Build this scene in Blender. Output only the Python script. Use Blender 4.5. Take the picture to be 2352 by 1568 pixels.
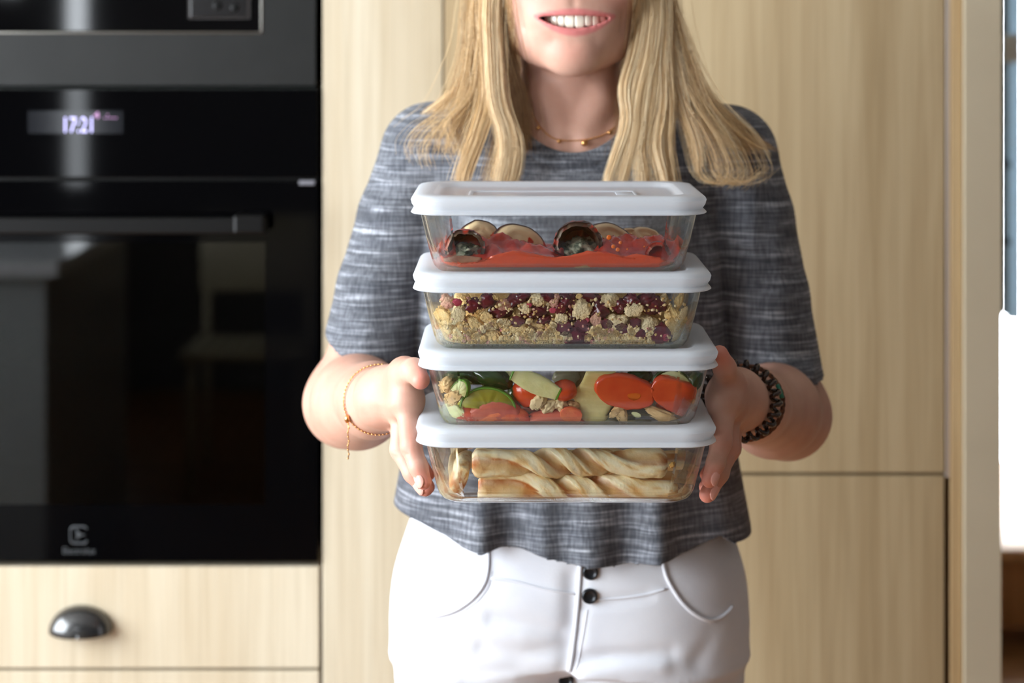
import bpy, bmesh, math, random
import numpy as np
from mathutils import Vector, Matrix, Euler, noise as mnoise
from mathutils.bvhtree import BVHTree

random.seed(7)
rng = np.random.default_rng(7)
for o in list(bpy.data.objects):
    bpy.data.objects.remove(o)
scn = bpy.context.scene
COL = scn.collection

# ------------------------------------------------------------------ camera, daylight, exposure
F, CX, HY, CY, CZ = 4542.0, 1176.0, 80.0, -1.67, 1.5      # focal length in px, centre column, horizon row, camera place
cam_d = bpy.data.cameras.new('camera')
cam = bpy.data.objects.new('camera', cam_d)
COL.objects.link(cam)
cam.location = (0, CY, CZ)
cam.rotation_euler = (math.pi / 2, 0, 0)
cam_d.sensor_width = 36.0
cam_d.lens = F / 2352 * 36.0
cam_d.shift_y = -(784 - HY) / 2352
cam_d.clip_start = 0.02
cam_d.clip_end = 60
cam_d.dof.use_dof = True
cam_d.dof.focus_distance = 1.665
cam_d.dof.aperture_fstop = 4.6
scn.camera = cam

world = bpy.data.worlds.new('daylight')
scn.world = world
world.use_nodes = True
bg = world.node_tree.nodes['Background']
bg.inputs[0].default_value = (0.88, 0.94, 1.0, 1)          # bright overcast sky outside the windows
bg.inputs[1].default_value = 19.5

def portal(name, loc, rot, sx, sy):
    d = bpy.data.lights.new(name, 'AREA')
    d.shape = 'RECTANGLE'
    d.size, d.size_y = sx, sy
    d.cycles.is_portal = True
    o = bpy.data.objects.new(name, d)
    COL.objects.link(o)
    o.location, o.rotation_euler = loc, rot
WIN_L = dict(y0=-2.60, y1=0.45, z0=0.80, z1=2.45)
XW = -2.30                     # inner face of the left wall          # opening of the window in the left wall
portal('window_portal', (XW - 0.03, (WIN_L['y0'] + WIN_L['y1']) / 2, (WIN_L['z0'] + WIN_L['z1']) / 2), (0, -math.pi / 2, 0),
       WIN_L['z1'] - WIN_L['z0'], WIN_L['y1'] - WIN_L['y0'])

vs = scn.view_settings
scn.display_settings.display_device = 'sRGB'
vs.view_transform = 'Standard'
vs.look = 'None'
vs.gamma = 1.0
vs.exposure = 0.0
vs.use_curve_mapping = False
cy = scn.cycles
cy.use_denoising = True
cy.max_bounces = 12
cy.diffuse_bounces = 5
cy.glossy_bounces = 4
cy.transmission_bounces = 8
cy.transparent_max_bounces = 24
cy.sample_clamp_indirect = 8.0
cy.blur_glossy = 0.5

# ------------------------------------------------------------------ helpers
def sc(y):
    return F / (y - CY)

def P(px, py, y):
    s = F / (y - CY)
    return Vector(((px - CX) / s, y, CZ - (py - HY) / s))

def lin(c):
    c = c / 255.0
    return c / 12.92 if c <= 0.04045 else ((c + 0.055) / 1.055) ** 2.4

def S(r, g, b):
    return (lin(r), lin(g), lin(b), 1.0)

def empty(name, loc, label, cat, group=None, rz=0):
    o = bpy.data.objects.new(name, None)
    o.empty_display_size = 0.02
    COL.objects.link(o)
    o.location = loc
    o.rotation_euler = (0, 0, rz)
    o['label'] = label
    o['category'] = cat
    if group:
        o['group'] = group
    return o

def tag(o, label=None, cat=None, group=None, kind=None):
    if label: o['label'] = label
    if cat: o['category'] = cat
    if group: o['group'] = group
    if kind: o['kind'] = kind
    return o

def wloc(o):
    v = Vector((0, 0, 0))
    while o is not None:
        v = v + o.location
        o = o.parent
    return v

def link(name, verts, faces, mats, parent=None, origin=None, smooth=True, mi=None, auto=None):
    """mesh object from world-space vertices; the mesh is stored relative to the parent's place or to its own origin"""
    v = np.asarray(verts, dtype=np.float32).reshape(-1, 3)
    if parent is not None:
        off = np.array(wloc(parent), dtype=np.float32)
    elif origin is not None:
        off = np.array(origin, dtype=np.float32)
    else:
        off = np.array([(v[:, 0].min() + v[:, 0].max()) / 2, (v[:, 1].min() + v[:, 1].max()) / 2, v[:, 2].min()], dtype=np.float32)
    me = bpy.data.meshes.new(name)
    if isinstance(faces, np.ndarray):
        nf, k = faces.shape
        me.vertices.add(len(v))
        me.vertices.foreach_set('co', (v - off).ravel())
        me.loops.add(nf * k)
        me.polygons.add(nf)
        me.loops.foreach_set('vertex_index', faces.astype(np.int32).ravel())
        me.polygons.foreach_set('loop_start', np.arange(0, nf * k, k, dtype=np.int32))
        me.update(calc_edges=True)
    else:
        me.from_pydata((v - off).tolist(), [], [list(f) for f in faces])
    if not isinstance(mats, (list, tuple)):
        mats = [mats]
    for m in mats:
        me.materials.append(m)
    if mi is not None:
        me.polygons.foreach_set('material_index', np.asarray(mi, dtype=np.int32))
    if smooth:
        me.polygons.foreach_set('use_smooth', np.ones(len(me.polygons), dtype=bool))
        if auto is not None:
            me.set_sharp_from_angle(angle=math.radians(auto))
    me.update()
    o = bpy.data.objects.new(name, me)
    COL.objects.link(o)
    if parent is not None:
        o.parent = parent
    else:
        o.location = off.tolist()
    return o

def attr(o, name, vals):
    a = o.data.attributes.new(name, 'FLOAT', 'POINT')
    a.data.foreach_set('value', np.asarray(vals, dtype=np.float32))

class MB:
    """collects shapes into one mesh"""
    def __init__(s):
        s.v, s.f, s.mi = [], [], []
    def add(s, v, f, mi=0):
        n = len(s.v)
        s.v.extend([tuple(p) for p in v])
        s.f.extend([[i + n for i in q] for q in f])
        s.mi.extend([mi] * len(f))
    def box(s, x0, x1, y0, y1, z0, z1, bev=0.0, mi=0):
        if bev <= 0:
            v = [(x0, y0, z0), (x1, y0, z0), (x1, y1, z0), (x0, y1, z0), (x0, y0, z1), (x1, y0, z1), (x1, y1, z1), (x0, y1, z1)]
            f = [(0, 3, 2, 1), (4, 5, 6, 7), (0, 1, 5, 4), (1, 2, 6, 5), (2, 3, 7, 6), (3, 0, 4, 7)]
            s.add(v, f, mi)
            return
        bm = bmesh.new()
        bmesh.ops.create_cube(bm, size=1.0)
        for q in bm.verts:
            q.co = Vector(((x0 + x1) / 2 + q.co.x * (x1 - x0), (y0 + y1) / 2 + q.co.y * (y1 - y0), (z0 + z1) / 2 + q.co.z * (z1 - z0)))
        bmesh.ops.bevel(bm, geom=bm.edges[:], offset=bev, segments=2, affect='EDGES', profile=0.5)
        s.bm(bm, mi)
    def bm(s, bm, mi=0):
        bm.verts.index_update()
        s.add([q.co.copy() for q in bm.verts], [[q.index for q in f.verts] for f in bm.faces], mi)
        bm.free()
    def tube(s, pts, rad, n=10, closed=False, mi=0, flat=None):
        pts = [Vector(p) for p in pts]
        m = len(pts)
        rad = [rad] * m if not hasattr(rad, '__len__') else rad
        v, f = [], []
        up = None
        for i, p in enumerate(pts):
            if closed:
                t = pts[(i + 1) % m] - pts[i - 1]
            else:
                t = pts[min(i + 1, m - 1)] - pts[max(i - 1, 0)]
            t.normalize()
            if up is None:
                up = Vector((0, 0, 1)) if abs(t.z) < 0.9 else Vector((0, 1, 0))
            a = up - t * up.dot(t)
            a.normalize()
            up = a
            b = t.cross(a)
            for k in range(n):
                w = 2 * math.pi * k / n
                fx = flat if flat else 1.0
                v.append(p + (a * math.cos(w) * fx + b * math.sin(w)) * rad[i])
        for i in range(m if closed else m - 1):
            j = (i + 1) % m
            for k in range(n):
                l = (k + 1) % n
                f.append((i * n + k, i * n + l, j * n + l, j * n + k))
        if not closed:
            f.append(tuple(range(n))[::-1])
            f.append(tuple((m - 1) * n + k for k in range(n)))
        s.add(v, f, mi)
    def rings(s, rings, cap0=True, cap1=True, mi=None, closed=True):
        """loft through rings of equal count; mi(i, k) gives the slot of face k in band i"""
        n = len(rings[0])
        b = len(s.v)
        for r in rings:
            s.v.extend([tuple(p) for p in r])
        for i in range(len(rings) - 1):
            for k in range(n if closed else n - 1):
                l = (k + 1) % n
                s.f.append([b + i * n + k, b + i * n + l, b + (i + 1) * n + l, b + (i + 1) * n + k])
                s.mi.append(mi(i, k) if mi else 0)
        if cap0:
            s.f.append([b + k for k in range(n)][::-1]); s.mi.append(mi(-1, 0) if mi else 0)
        if cap1:
            s.f.append([b + (len(rings) - 1) * n + k for k in range(n)]); s.mi.append(mi(-2, 0) if mi else 0)
    def build(s, name, mats, parent=None, **kw):
        return link(name, s.v, s.f, mats, parent, mi=s.mi, **kw)

def spline(pts, n=8):
    """Catmull-Rom through points"""
    p = [np.array(q, dtype=float) for q in pts]
    p = [2 * p[0] - p[1]] + p + [2 * p[-1] - p[-2]]
    out = []
    for i in range(1, len(p) - 2):
        for k in range(n):
            t = k / n
            a, b, c, d = p[i - 1], p[i], p[i + 1], p[i + 2]
            out.append(0.5 * (2 * b + (c - a) * t + (2 * a - 5 * b + 4 * c - d) * t * t + (3 * b - a - 3 * c + d) * t ** 3))
    out.append(p[-2])
    return out

def fbm(p, f, seed=0.0, o=3):
    q = Vector(p) * f + Vector((seed * 13.7, seed * 7.1, seed * 3.3))
    return mnoise.fractal(q, 1.0, 2.0, o)

_ico = {}
def ico(sub):
    if sub not in _ico:
        bm = bmesh.new()
        bmesh.ops.create_icosphere(bm, subdivisions=sub, radius=1.0)
        bm.verts.index_update()
        _ico[sub] = ([v.co.copy() for v in bm.verts], [[v.index for v in f.verts] for f in bm.faces])
        bm.free()
    return _ico[sub]

def blob(c, r, rot=(0, 0, 0), amp=0.15, freq=1.6, sub=3, seed=0.0, power=1.0):
    v0, f = ico(sub)
    R = Euler(rot).to_matrix()
    out = []
    for q in v0:
        d = 1.0 + amp * fbm(q, freq, seed)
        if power != 1.0:
            q = Vector([math.copysign(abs(a) ** power, a) for a in q])
        out.append(Vector(c) + R @ Vector((q.x * r[0] * d, q.y * r[1] * d, q.z * r[2] * d)))
    return out, f

# ------------------------------------------------------------------ procedural materials
def nodes_of(m):
    return m.node_tree.nodes, m.node_tree.links

def mat(name, col, rough=0.5, col2=None, nscale=8.0, stretch=(1, 1, 1), detail=4.0, lo=0.35, hi=0.65, bump=0.0, bscale=60.0, bstretch=(1, 1, 1),
        bdist=0.002, metal=0.0, spec=0.5, sss=0.0, sssr=(1.0, 0.4, 0.2), ssss=0.01, coat=0.0, emit=None, estr=0.0, masks=(), alpha=None, rough2=None):
    m = bpy.data.materials.new(name)
    m.use_nodes = True
    N, L = nodes_of(m)
    b = N['Principled BSDF']
    b.inputs['Roughness'].default_value = rough
    b.inputs['Metallic'].default_value = metal
    b.inputs['Specular IOR Level'].default_value = spec
    b.inputs['Coat Weight'].default_value = coat
    b.inputs['Coat Roughness'].default_value = 0.08
    if sss:
        b.inputs['Subsurface Weight'].default_value = sss
        b.inputs['Subsurface Radius'].default_value = sssr
        b.inputs['Subsurface Scale'].default_value = ssss
    if emit:
        b.inputs['Emission Color'].default_value = emit
        b.inputs['Emission Strength'].default_value = estr
    tc = N.new('ShaderNodeTexCoord')
    def coords(st):
        mp = N.new('ShaderNodeMapping')
        mp.inputs['Scale'].default_value = st
        L.new(tc.outputs['Object'], mp.inputs['Vector'])
        return mp.outputs['Vector']
    if col2 is not None:
        n = N.new('ShaderNodeTexNoise')
        n.inputs['Scale'].default_value = nscale
        n.inputs['Detail'].default_value = detail
        L.new(coords(stretch), n.inputs['Vector'])
        r = N.new('ShaderNodeValToRGB')
        r.color_ramp.elements[0].position = lo
        r.color_ramp.elements[1].position = hi
        r.color_ramp.elements[0].color = col
        r.color_ramp.elements[1].color = col2
        L.new(n.outputs['Fac'], r.inputs['Fac'])
        out = r.outputs['Color']
    else:
        rgb = N.new('ShaderNodeRGB')
        rgb.outputs[0].default_value = col
        out = rgb.outputs[0]
    for (an, c, w) in masks:          # colour regions carried by the mesh itself (lips, skins, baked edges)
        a = N.new('ShaderNodeAttribute')
        a.attribute_name = an
        mx = N.new('ShaderNodeMix')
        mx.data_type = 'RGBA'
        mu = N.new('ShaderNodeMath'); mu.operation = 'MULTIPLY'; mu.inputs[1].default_value = w; mu.use_clamp = True
        L.new(a.outputs['Fac'], mu.inputs[0])
        L.new(mu.outputs[0], mx.inputs['Factor'])
        L.new(out, mx.inputs['A'])
        mx.inputs['B'].default_value = c
        out = mx.outputs['Result']
    L.new(out, b.inputs['Base Color'])
    if bump:
        n = N.new('ShaderNodeTexNoise')
        n.inputs['Scale'].default_value = bscale
        n.inputs['Detail'].default_value = 5.0
        L.new(coords(bstretch), n.inputs['Vector'])
        bu = N.new('ShaderNodeBump')
        bu.inputs['Strength'].default_value = bump
        bu.inputs['Distance'].default_value = bdist
        L.new(n.outputs['Fac'], bu.inputs['Height'])
        L.new(bu.outputs['Normal'], b.inputs['Normal'])
    return m

def thin_glass(name, tint, gloss=1.0, rough=0.0):
    """pane glass: clear see-through plus Fresnel reflection"""
    m = bpy.data.materials.new(name)
    m.use_nodes = True
    N, L = nodes_of(m)
    N.remove(N['Principled BSDF'])
    t = N.new('ShaderNodeBsdfTransparent'); t.inputs[0].default_value = tint
    g = N.new('ShaderNodeBsdfGlossy'); g.inputs['Roughness'].default_value = rough
    f = N.new('ShaderNodeFresnel'); f.inputs[0].default_value = 1.47
    mu = N.new('ShaderNodeMath'); mu.operation = 'MULTIPLY'; mu.inputs[1].default_value = gloss; mu.use_clamp = True
    mx = N.new('ShaderNodeMixShader')
    L.new(f.outputs[0], mu.inputs[0]); L.new(mu.outputs[0], mx.inputs[0])
    L.new(t.outputs[0], mx.inputs[1]); L.new(g.outputs[0], mx.inputs[2])
    L.new(mx.outputs[0], N['Material Output'].inputs[0])
    return m

def solid_glass(name, tint, through=0.0):
    m = bpy.data.materials.new(name)
    m.use_nodes = True
    N, L = nodes_of(m)
    N.remove(N['Principled BSDF'])
    g = N.new('ShaderNodeBsdfGlass'); g.inputs['Color'].default_value = tint; g.inputs['IOR'].default_value = 1.47; g.inputs['Roughness'].default_value = 0.0
    t = N.new('ShaderNodeBsdfTransparent'); t.inputs[0].default_value = tint
    mx = N.new('ShaderNodeMixShader'); mx.inputs[0].default_value = through
    L.new(g.outputs[0], mx.inputs[1]); L.new(t.outputs[0], mx.inputs[2])
    L.new(mx.outputs[0], N['Material Output'].inputs[0])
    return m

def wood_mat(name, c1, c2, c3, seed=0.0, rough=0.55):
    """upright oak grain: long streaks, broad cathedral tone bands, pores"""
    m = bpy.data.materials.new(name)
    m.use_nodes = True
    N, L = nodes_of(m)
    b = N['Principled BSDF']
    b.inputs['Roughness'].default_value = rough
    b.inputs['Specular IOR Level'].default_value = 0.3
    tc = N.new('ShaderNodeTexCoord')
    def nz(st, scale, detail, dist=0.0):
        mp = N.new('ShaderNodeMapping'); mp.inputs['Scale'].default_value = st; mp.inputs['Location'].default_value = (seed, seed * 2, seed)
        L.new(tc.outputs['Object'], mp.inputs['Vector'])
        n = N.new('ShaderNodeTexNoise'); n.inputs['Scale'].default_value = scale; n.inputs['Detail'].default_value = detail; n.inputs['Distortion'].default_value = dist
        L.new(mp.outputs[0], n.inputs['Vector'])
        return n.outputs['Fac']
    a = nz((1, 1, 0.045), 34, 5, 0.4)
    c = nz((1, 1, 0.10), 7, 3, 1.2)
    d = nz((1, 1, 0.02), 260, 3)
    r = N.new('ShaderNodeValToRGB')
    r.color_ramp.elements[0].position = 0.30; r.color_ramp.elements[0].color = c2
    r.color_ramp.elements[1].position = 0.66; r.color_ramp.elements[1].color = c1
    L.new(a, r.inputs['Fac'])
    r2 = N.new('ShaderNodeValToRGB')
    r2.color_ramp.elements[0].position = 0.50; r2.color_ramp.elements[0].color = (0, 0, 0, 1)
    r2.color_ramp.elements[1].position = 0.74; r2.color_ramp.elements[1].color = (0.75, 0.75, 0.75, 1)
    L.new(c, r2.inputs['Fac'])
    mx = N.new('ShaderNodeMix'); mx.data_type = 'RGBA'
    L.new(r2.outputs[0], mx.inputs['Factor']); L.new(r.outputs[0], mx.inputs['A']); mx.inputs['B'].default_value = c3
    m3 = N.new('ShaderNodeMix'); m3.data_type = 'RGBA'; m3.blend_type = 'MULTIPLY'; m3.inputs['Factor'].default_value = 0.22
    L.new(mx.outputs['Result'], m3.inputs['A'])
    r3 = N.new('ShaderNodeValToRGB'); r3.color_ramp.elements[0].position = 0.35; r3.color_ramp.elements[1].position = 0.55
    r3.color_ramp.elements[0].color = (0.55, 0.5, 0.42, 1)
    L.new(d, r3.inputs['Fac']); L.new(r3.outputs[0], m3.inputs['B'])
    L.new(m3.outputs['Result'], b.inputs['Base Color'])
    bu = N.new('ShaderNodeBump'); bu.inputs['Strength'].default_value = 0.15; bu.inputs['Distance'].default_value = 0.001
    L.new(a, bu.inputs['Height']); L.new(bu.outputs[0], b.inputs['Normal'])
    return m

# ------------------------------------------------------------------ distance-field sculpting (body and clothes grow as single skins)
class Field:
    def __init__(s, lo, hi, h):
        s.lo = np.array(lo, dtype=np.float64); s.h = h
        n = np.ceil((np.array(hi) - s.lo) / h).astype(int) + 1
        s.n = n
        s.D = np.full(tuple(n), 0.5, dtype=np.float32)
    def block(s, lo, hi):
        a = np.clip(np.floor((np.array(lo) - s.lo) / s.h).astype(int), 0, s.n - 1)
        b = np.clip(np.ceil((np.array(hi) - s.lo) / s.h).astype(int) + 1, 1, s.n)
        sl = tuple(slice(int(a[i]), int(b[i])) for i in range(3))
        ax = [(s.lo[i] + s.h * np.arange(a[i], b[i])).astype(np.float32) for i in range(3)]
        return sl, ax[0][:, None, None], ax[1][None, :, None], ax[2][None, None, :]
    def union(s, fn, lo, hi, k):
        pad = max(k, 2 * s.h) + 0.004
        sl, X, Y, Z = s.block(np.array(lo) - pad, np.array(hi) + pad)
        d = fn(X, Y, Z).astype(np.float32)
        a = s.D[sl]
        if k <= 0:
            s.D[sl] = np.minimum(a, d)
        else:
            t = np.clip(0.5 + 0.5 * (a - d) / k, 0, 1)
            s.D[sl] = a + (d - a) * t - k * t * (1 - t)
    def cone(s, a, b, ra, rb, k=0.01, sq=None):
        a = np.array(a, dtype=np.float32); b = np.array(b, dtype=np.float32)
        ba = b - a; L2 = float(ba @ ba) + 1e-12
        w = np.ones(3, dtype=np.float32) if sq is None else np.array(sq, dtype=np.float32)
        R = max(ra, rb) / min(1.0, float(w.min()))
        def fn(X, Y, Z):
            t = np.clip(((X - a[0]) * ba[0] + (Y - a[1]) * ba[1] + (Z - a[2]) * ba[2]) / L2, 0, 1)
            q = np.sqrt(((X - a[0] - t * ba[0]) * w[0]) ** 2 + ((Y - a[1] - t * ba[1]) * w[1]) ** 2 + ((Z - a[2] - t * ba[2]) * w[2]) ** 2)
            return q - (ra + (rb - ra) * t)
        s.union(fn, np.minimum(a, b) - R, np.maximum(a, b) + R, k)
    def chain(s, pts, k=0.006):
        for (a, ra), (b, rb) in zip(pts[:-1], pts[1:]):
            s.cone(a, b, ra, rb, k)
    def ell(s, c, r, k=0.01):
        c = np.array(c); r = np.array(r)
        def fn(X, Y, Z):
            x, y, z = (X - c[0]) / r[0], (Y - c[1]) / r[1], (Z - c[2]) / r[2]
            k0 = np.sqrt(x * x + y * y + z * z)
            k1 = np.sqrt((x / r[0]) ** 2 + (y / r[1]) ** 2 + (z / r[2]) ** 2) + 1e-9
            return k0 * (k0 - 1) / k1
        s.union(fn, c - r, c + r, k)
    def groove(s, pts, amp, w, zs=1.0):
        """amp > 0 sinks a soft crease along the polyline, amp < 0 raises a ridge"""
        pts = np.array(pts, dtype=np.float32)
        pad = 3 * w + 0.004
        sl, X, Y, Z = s.block(pts.min(0) - pad, pts.max(0) + pad)
        best = None
        for a, b in zip(pts[:-1], pts[1:]):
            ba = b - a; L2 = float(ba @ ba) + 1e-12
            t = np.clip(((X - a[0]) * ba[0] + (Y - a[1]) * ba[1] + (Z - a[2]) * ba[2]) / L2, 0, 1)
            q = (X - a[0] - t * ba[0]) ** 2 + (Y - a[1] - t * ba[1]) ** 2 + (Z - a[2] - t * ba[2]) ** 2
            best = q if best is None else np.minimum(best, q)
        s.D[sl] += (amp * np.exp(-best / (w * w))).astype(np.float32)
    def at(s, p):
        i = np.clip(np.rint((p - s.lo) / s.h).astype(int), 0, s.n - 1)
        return s.D[i[:, 0], i[:, 1], i[:, 2]]
    def surface(s):
        D = s.D; Sg = D < 0
        c = np.zeros(tuple(s.n - 1), dtype=np.uint8)
        O = [(i, j, k) for i in (0, 1) for j in (0, 1) for k in (0, 1)]
        def sh(a, o):
            return a[o[0]:a.shape[0] - 1 + o[0], o[1]:a.shape[1] - 1 + o[1], o[2]:a.shape[2] - 1 + o[2]]
        for o in O:
            c += sh(Sg, o)
        act = (c > 0) & (c < 8)
        co = np.argwhere(act)
        idx = np.full(act.shape, -1, dtype=np.int32)
        idx[act] = np.arange(len(co), dtype=np.int32)
        val = {o: D[co[:, 0] + o[0], co[:, 1] + o[1], co[:, 2] + o[2]].astype(np.float64) for o in O}
        acc = np.zeros((len(co), 3)); num = np.zeros(len(co))
        for o in O:
            for ax in range(3):
                if o[ax] == 0:
                    p = list(o); p[ax] = 1; p = tuple(p)
                    a, b = val[o], val[p]
                    m = (a < 0) != (b < 0)
                    t = np.where(m, a / np.where(m, a - b, 1), 0)
                    pt = np.repeat(np.array(o, dtype=float)[None], len(co), 0)
                    pt[:, ax] += t
                    acc[m] += pt[m]; num[m] += 1
        V = s.lo + (co + acc / num[:, None]) * s.h
        Q = []
        for ax in range(3):
            o1, o2 = [(1, 2), (2, 0), (0, 1)][ax]
            n = list(Sg.shape)
            s0 = [slice(1, -1)] * 3; s1 = [slice(1, -1)] * 3
            s0[ax] = slice(0, n[ax] - 1); s1[ax] = slice(1, n[ax])
            A, B = Sg[tuple(s0)], Sg[tuple(s1)]
            e = np.argwhere(A != B)
            ins = A[e[:, 0], e[:, 1], e[:, 2]]
            e = e + np.array([0 if i == ax else 1 for i in range(3)])
            def cell(d1, d2):
                q = e.copy(); q[:, o1] += d1; q[:, o2] += d2
                return idx[q[:, 0], q[:, 1], q[:, 2]]
            q = np.stack([cell(-1, -1), cell(0, -1), cell(0, 0), cell(-1, 0)], 1)
            q[~ins] = q[~ins][:, ::-1]
            Q.append(q)
        Q = np.concatenate(Q)
        Q = Q[(Q >= 0).all(1)]
        return V, Q

def smooth_mesh(V, Q, it=1, lam=0.5):
    for _ in range(it):
        acc = np.zeros_like(V); n = np.zeros(len(V))
        for a, b in ((0, 1), (1, 2), (2, 3), (3, 0)):
            np.add.at(acc, Q[:, a], V[Q[:, b]]); np.add.at(acc, Q[:, b], V[Q[:, a]])
            np.add.at(n, Q[:, a], 1); np.add.at(n, Q[:, b], 1)
        V = V + lam * (acc / np.maximum(n, 1)[:, None] - V)
    return V

def trim(V, Q, g):
    """keep g >= 0 and pull the border vertices onto g = 0, so hems end cleanly"""
    gv = g(V)
    keep = (gv[Q] > 0).any(1)
    Q = Q[keep]
    m = gv < 0
    for _ in range(3):
        W = V[m]
        e = 1e-4
        g0 = g(W)
        gr = np.stack([(g(W + np.eye(3)[i] * e) - g0) / e for i in range(3)], 1)
        V[m] = W - gr * (g0 / np.maximum((gr ** 2).sum(1), 1e-6))[:, None]
    used = np.unique(Q)
    mp = np.full(len(V), -1, dtype=np.int64); mp[used] = np.arange(len(used))
    return V[used], mp[Q]

def rayhit(bvh, px, py):
    o = Vector((0, CY, CZ))
    d = (P(px, py, 0.3) - o).normalized()
    h = bvh.ray_cast(o, d)
    return h[0], h[1]
# ------------------------------------------------------------------ the room
M = {}
M['wall'] = mat('painted_wall', S(214, 208, 196), 0.85, S(208, 201, 188), 3.0, bump=0.05, bscale=300)
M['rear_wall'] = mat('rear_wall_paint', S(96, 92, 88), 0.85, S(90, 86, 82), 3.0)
M['pier'] = mat('beige_paint', S(206, 194, 168), 0.8, S(200, 188, 162), 5.0, bump=0.05, bscale=350)
M['ceiling'] = mat('ceiling_paint', S(170, 168, 164), 0.9)
M['floor'] = mat('oak_floor', S(158, 112, 70), 0.45, S(128, 88, 52), 6.0, stretch=(1, 6, 1))
M['frame'] = mat('window_frame_paint', S(228, 228, 226), 0.5)
M['wood'] = wood_mat('light_oak', S(213, 202, 179), S(198, 183, 156), S(188, 170, 140))
M['wood_shaded'] = wood_mat('light_oak_door_shaded', S(194, 174, 139), S(176, 154, 118), S(158, 132, 96), seed=3.3)  # same oak as the filler; right-hand light falloff put into a darker colour
M['wood3'] = wood_mat('light_oak_strip', S(214, 190, 150), S(190, 160, 118), S(176, 146, 104), seed=8.1)
M['gap'] = mat('joint_shadow_board', S(70, 58, 44), 0.9)

def struct(name, *boxes, m, parent=None):
    b = MB()
    for q in boxes:
        b.box(*q)
    o = b.build(name, m, parent, smooth=False)
    if parent is None:
        o['kind'] = 'structure'
    return o

YB = 0.82                     # plane of the cabinet fronts
def C(px, py, y=YB):
    return P(px, py, y)
X = lambda px: C(px, 0).x
Z = lambda py: C(0, py).z

struct('floor', (-2.45, 2.6, -5.2, 5.3, -0.1, 0.0), m=M['floor'])
struct('ceiling', (-2.45, 2.6, -5.2, 5.3, 2.6, 2.7), m=M['ceiling'])
w = WIN_L
struct('wall_left', (XW - .15, XW, -5.2, w['y0'], 0, 2.6), (XW - .15, XW, w['y1'], 1.6, 0, 2.6), (XW - .15, XW, w['y0'], w['y1'], 0, w['z0']), (XW - .15, XW, w['y0'], w['y1'], w['z1'], 2.6), m=M['wall'])
win1 = struct('window_1', (XW - .13, XW - .07, w['y0'], w['y0'] + 0.06, w['z0'], w['z1']), (XW - .13, XW - .07, w['y1'] - 0.06, w['y1'], w['z0'], w['z1']),
              (XW - .13, XW - .07, w['y0'] + 0.06, w['y1'] - 0.06, w['z0'], w['z0'] + 0.06), (XW - .13, XW - .07, w['y0'] + 0.06, w['y1'] - 0.06, w['z1'] - 0.06, w['z1']),
              (XW - .13, XW - .07, -1.10, -1.04, w['z0'] + 0.06, w['z1'] - 0.06), m=M['frame'])
# rear wall with two slim windows (they show as pale bars in the black oven glass)
RX = [(-2.20, -2.08), (-1.905, -1.80)]
ry = -5.05
segs = [(-2.45, RX[0][0]), (RX[0][1], RX[1][0]), (RX[1][1], 2.6)]
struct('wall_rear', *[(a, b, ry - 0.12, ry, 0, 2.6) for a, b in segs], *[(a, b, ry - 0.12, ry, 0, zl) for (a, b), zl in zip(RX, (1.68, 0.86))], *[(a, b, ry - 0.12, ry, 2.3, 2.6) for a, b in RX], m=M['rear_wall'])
for i, (a, b) in enumerate(RX):
    struct('window_%d' % (i + 3), (a, a + 0.02, ry - 0.1, ry - 0.05, 1.68, 2.3), (b - 0.02, b, ry - 0.1, ry - 0.05, 1.68, 2.3), (a + 0.02, b - 0.02, ry - 0.1, ry - 0.05, 2.27, 2.3), m=M['frame'])
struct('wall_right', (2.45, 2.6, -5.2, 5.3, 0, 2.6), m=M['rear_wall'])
xp0, xp1 = X(2211), X(2294)
struct('wall_back', (XW, X(2170), 1.44, 1.56, 0, 2.6), m=M['wall'])
struct('wall_end', (xp0, xp1, YB - 0.012, 5.2, 0, 2.6), m=M['pier'])
# far room: glazed opening, low wooden plinth under it, blue-grey shutter
yf = 3.4
struct('wall_far', (xp1, 1.16, yf, yf + 0.12, 0, 2.6), (2.12, 2.45, yf, yf + 0.12, 0, 2.6), (1.16, 2.12, yf, yf + 0.12, 2.3, 2.6), (1.16, 2.12, yf, yf + 0.12, 0, 0.16), m=M['wall'])
win2 = struct('window_2', (1.16, 1.20, yf + 0.05, yf + 0.1, 0.16, 2.3), (2.08, 2.12, yf + 0.05, yf + 0.1, 0.16, 2.3), (1.20, 2.08, yf + 0.05, yf + 0.1, 2.26, 2.3), m=M['frame'])

M['shutter'] = mat('shutter_paint', S(222, 234, 240), 0.5, S(212, 226, 234), 12)
N, L = nodes_of(M['shutter'])          # light shines through the blind fabric
_tl = N.new('ShaderNodeBsdfTranslucent'); _tl.inputs[0].default_value = S(205, 222, 232); _mx = N.new('ShaderNodeMixShader'); _mx.inputs[0].default_value = .75
L.new(N['Principled BSDF'].outputs[0], _mx.inputs[1]); L.new(_tl.outputs[0], _mx.inputs[2]); L.new(_mx.outputs[0], N['Material Output'].inputs[0])
M['shutter_dark'] = mat('shutter_edge', S(112, 126, 130), 0.5)
M['dark_metal'] = mat('dark_metal', S(40, 40, 40), 0.35, metal=0.6)
M['pale'] = mat('pale_fitting', S(220, 226, 226), 0.4)
sy = 2.6
sx0, sx1 = P(2300, 0, sy).x, P(2343, 0, sy).x
sz0 = P(0, 733, sy).z
r = empty('window_shutter', ((sx0 + sx1) / 2, sy, sz0), 'narrow blue-grey shutter hanging in the bright opening beyond the wall end', 'shutter')
b = MB(); b.box(sx0 + 0.012, sx1, sy - 0.012, sy + 0.012, sz0, 2.25, 0.003); b.build('panel', M['shutter'], r)
b = MB(); b.box(sx0, sx0 + 0.0115, sy - 0.016, sy + 0.016, sz0 + 0.01, 2.25, 0.003); o = b.build('edge_strip', M['shutter_dark'], r)
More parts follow.
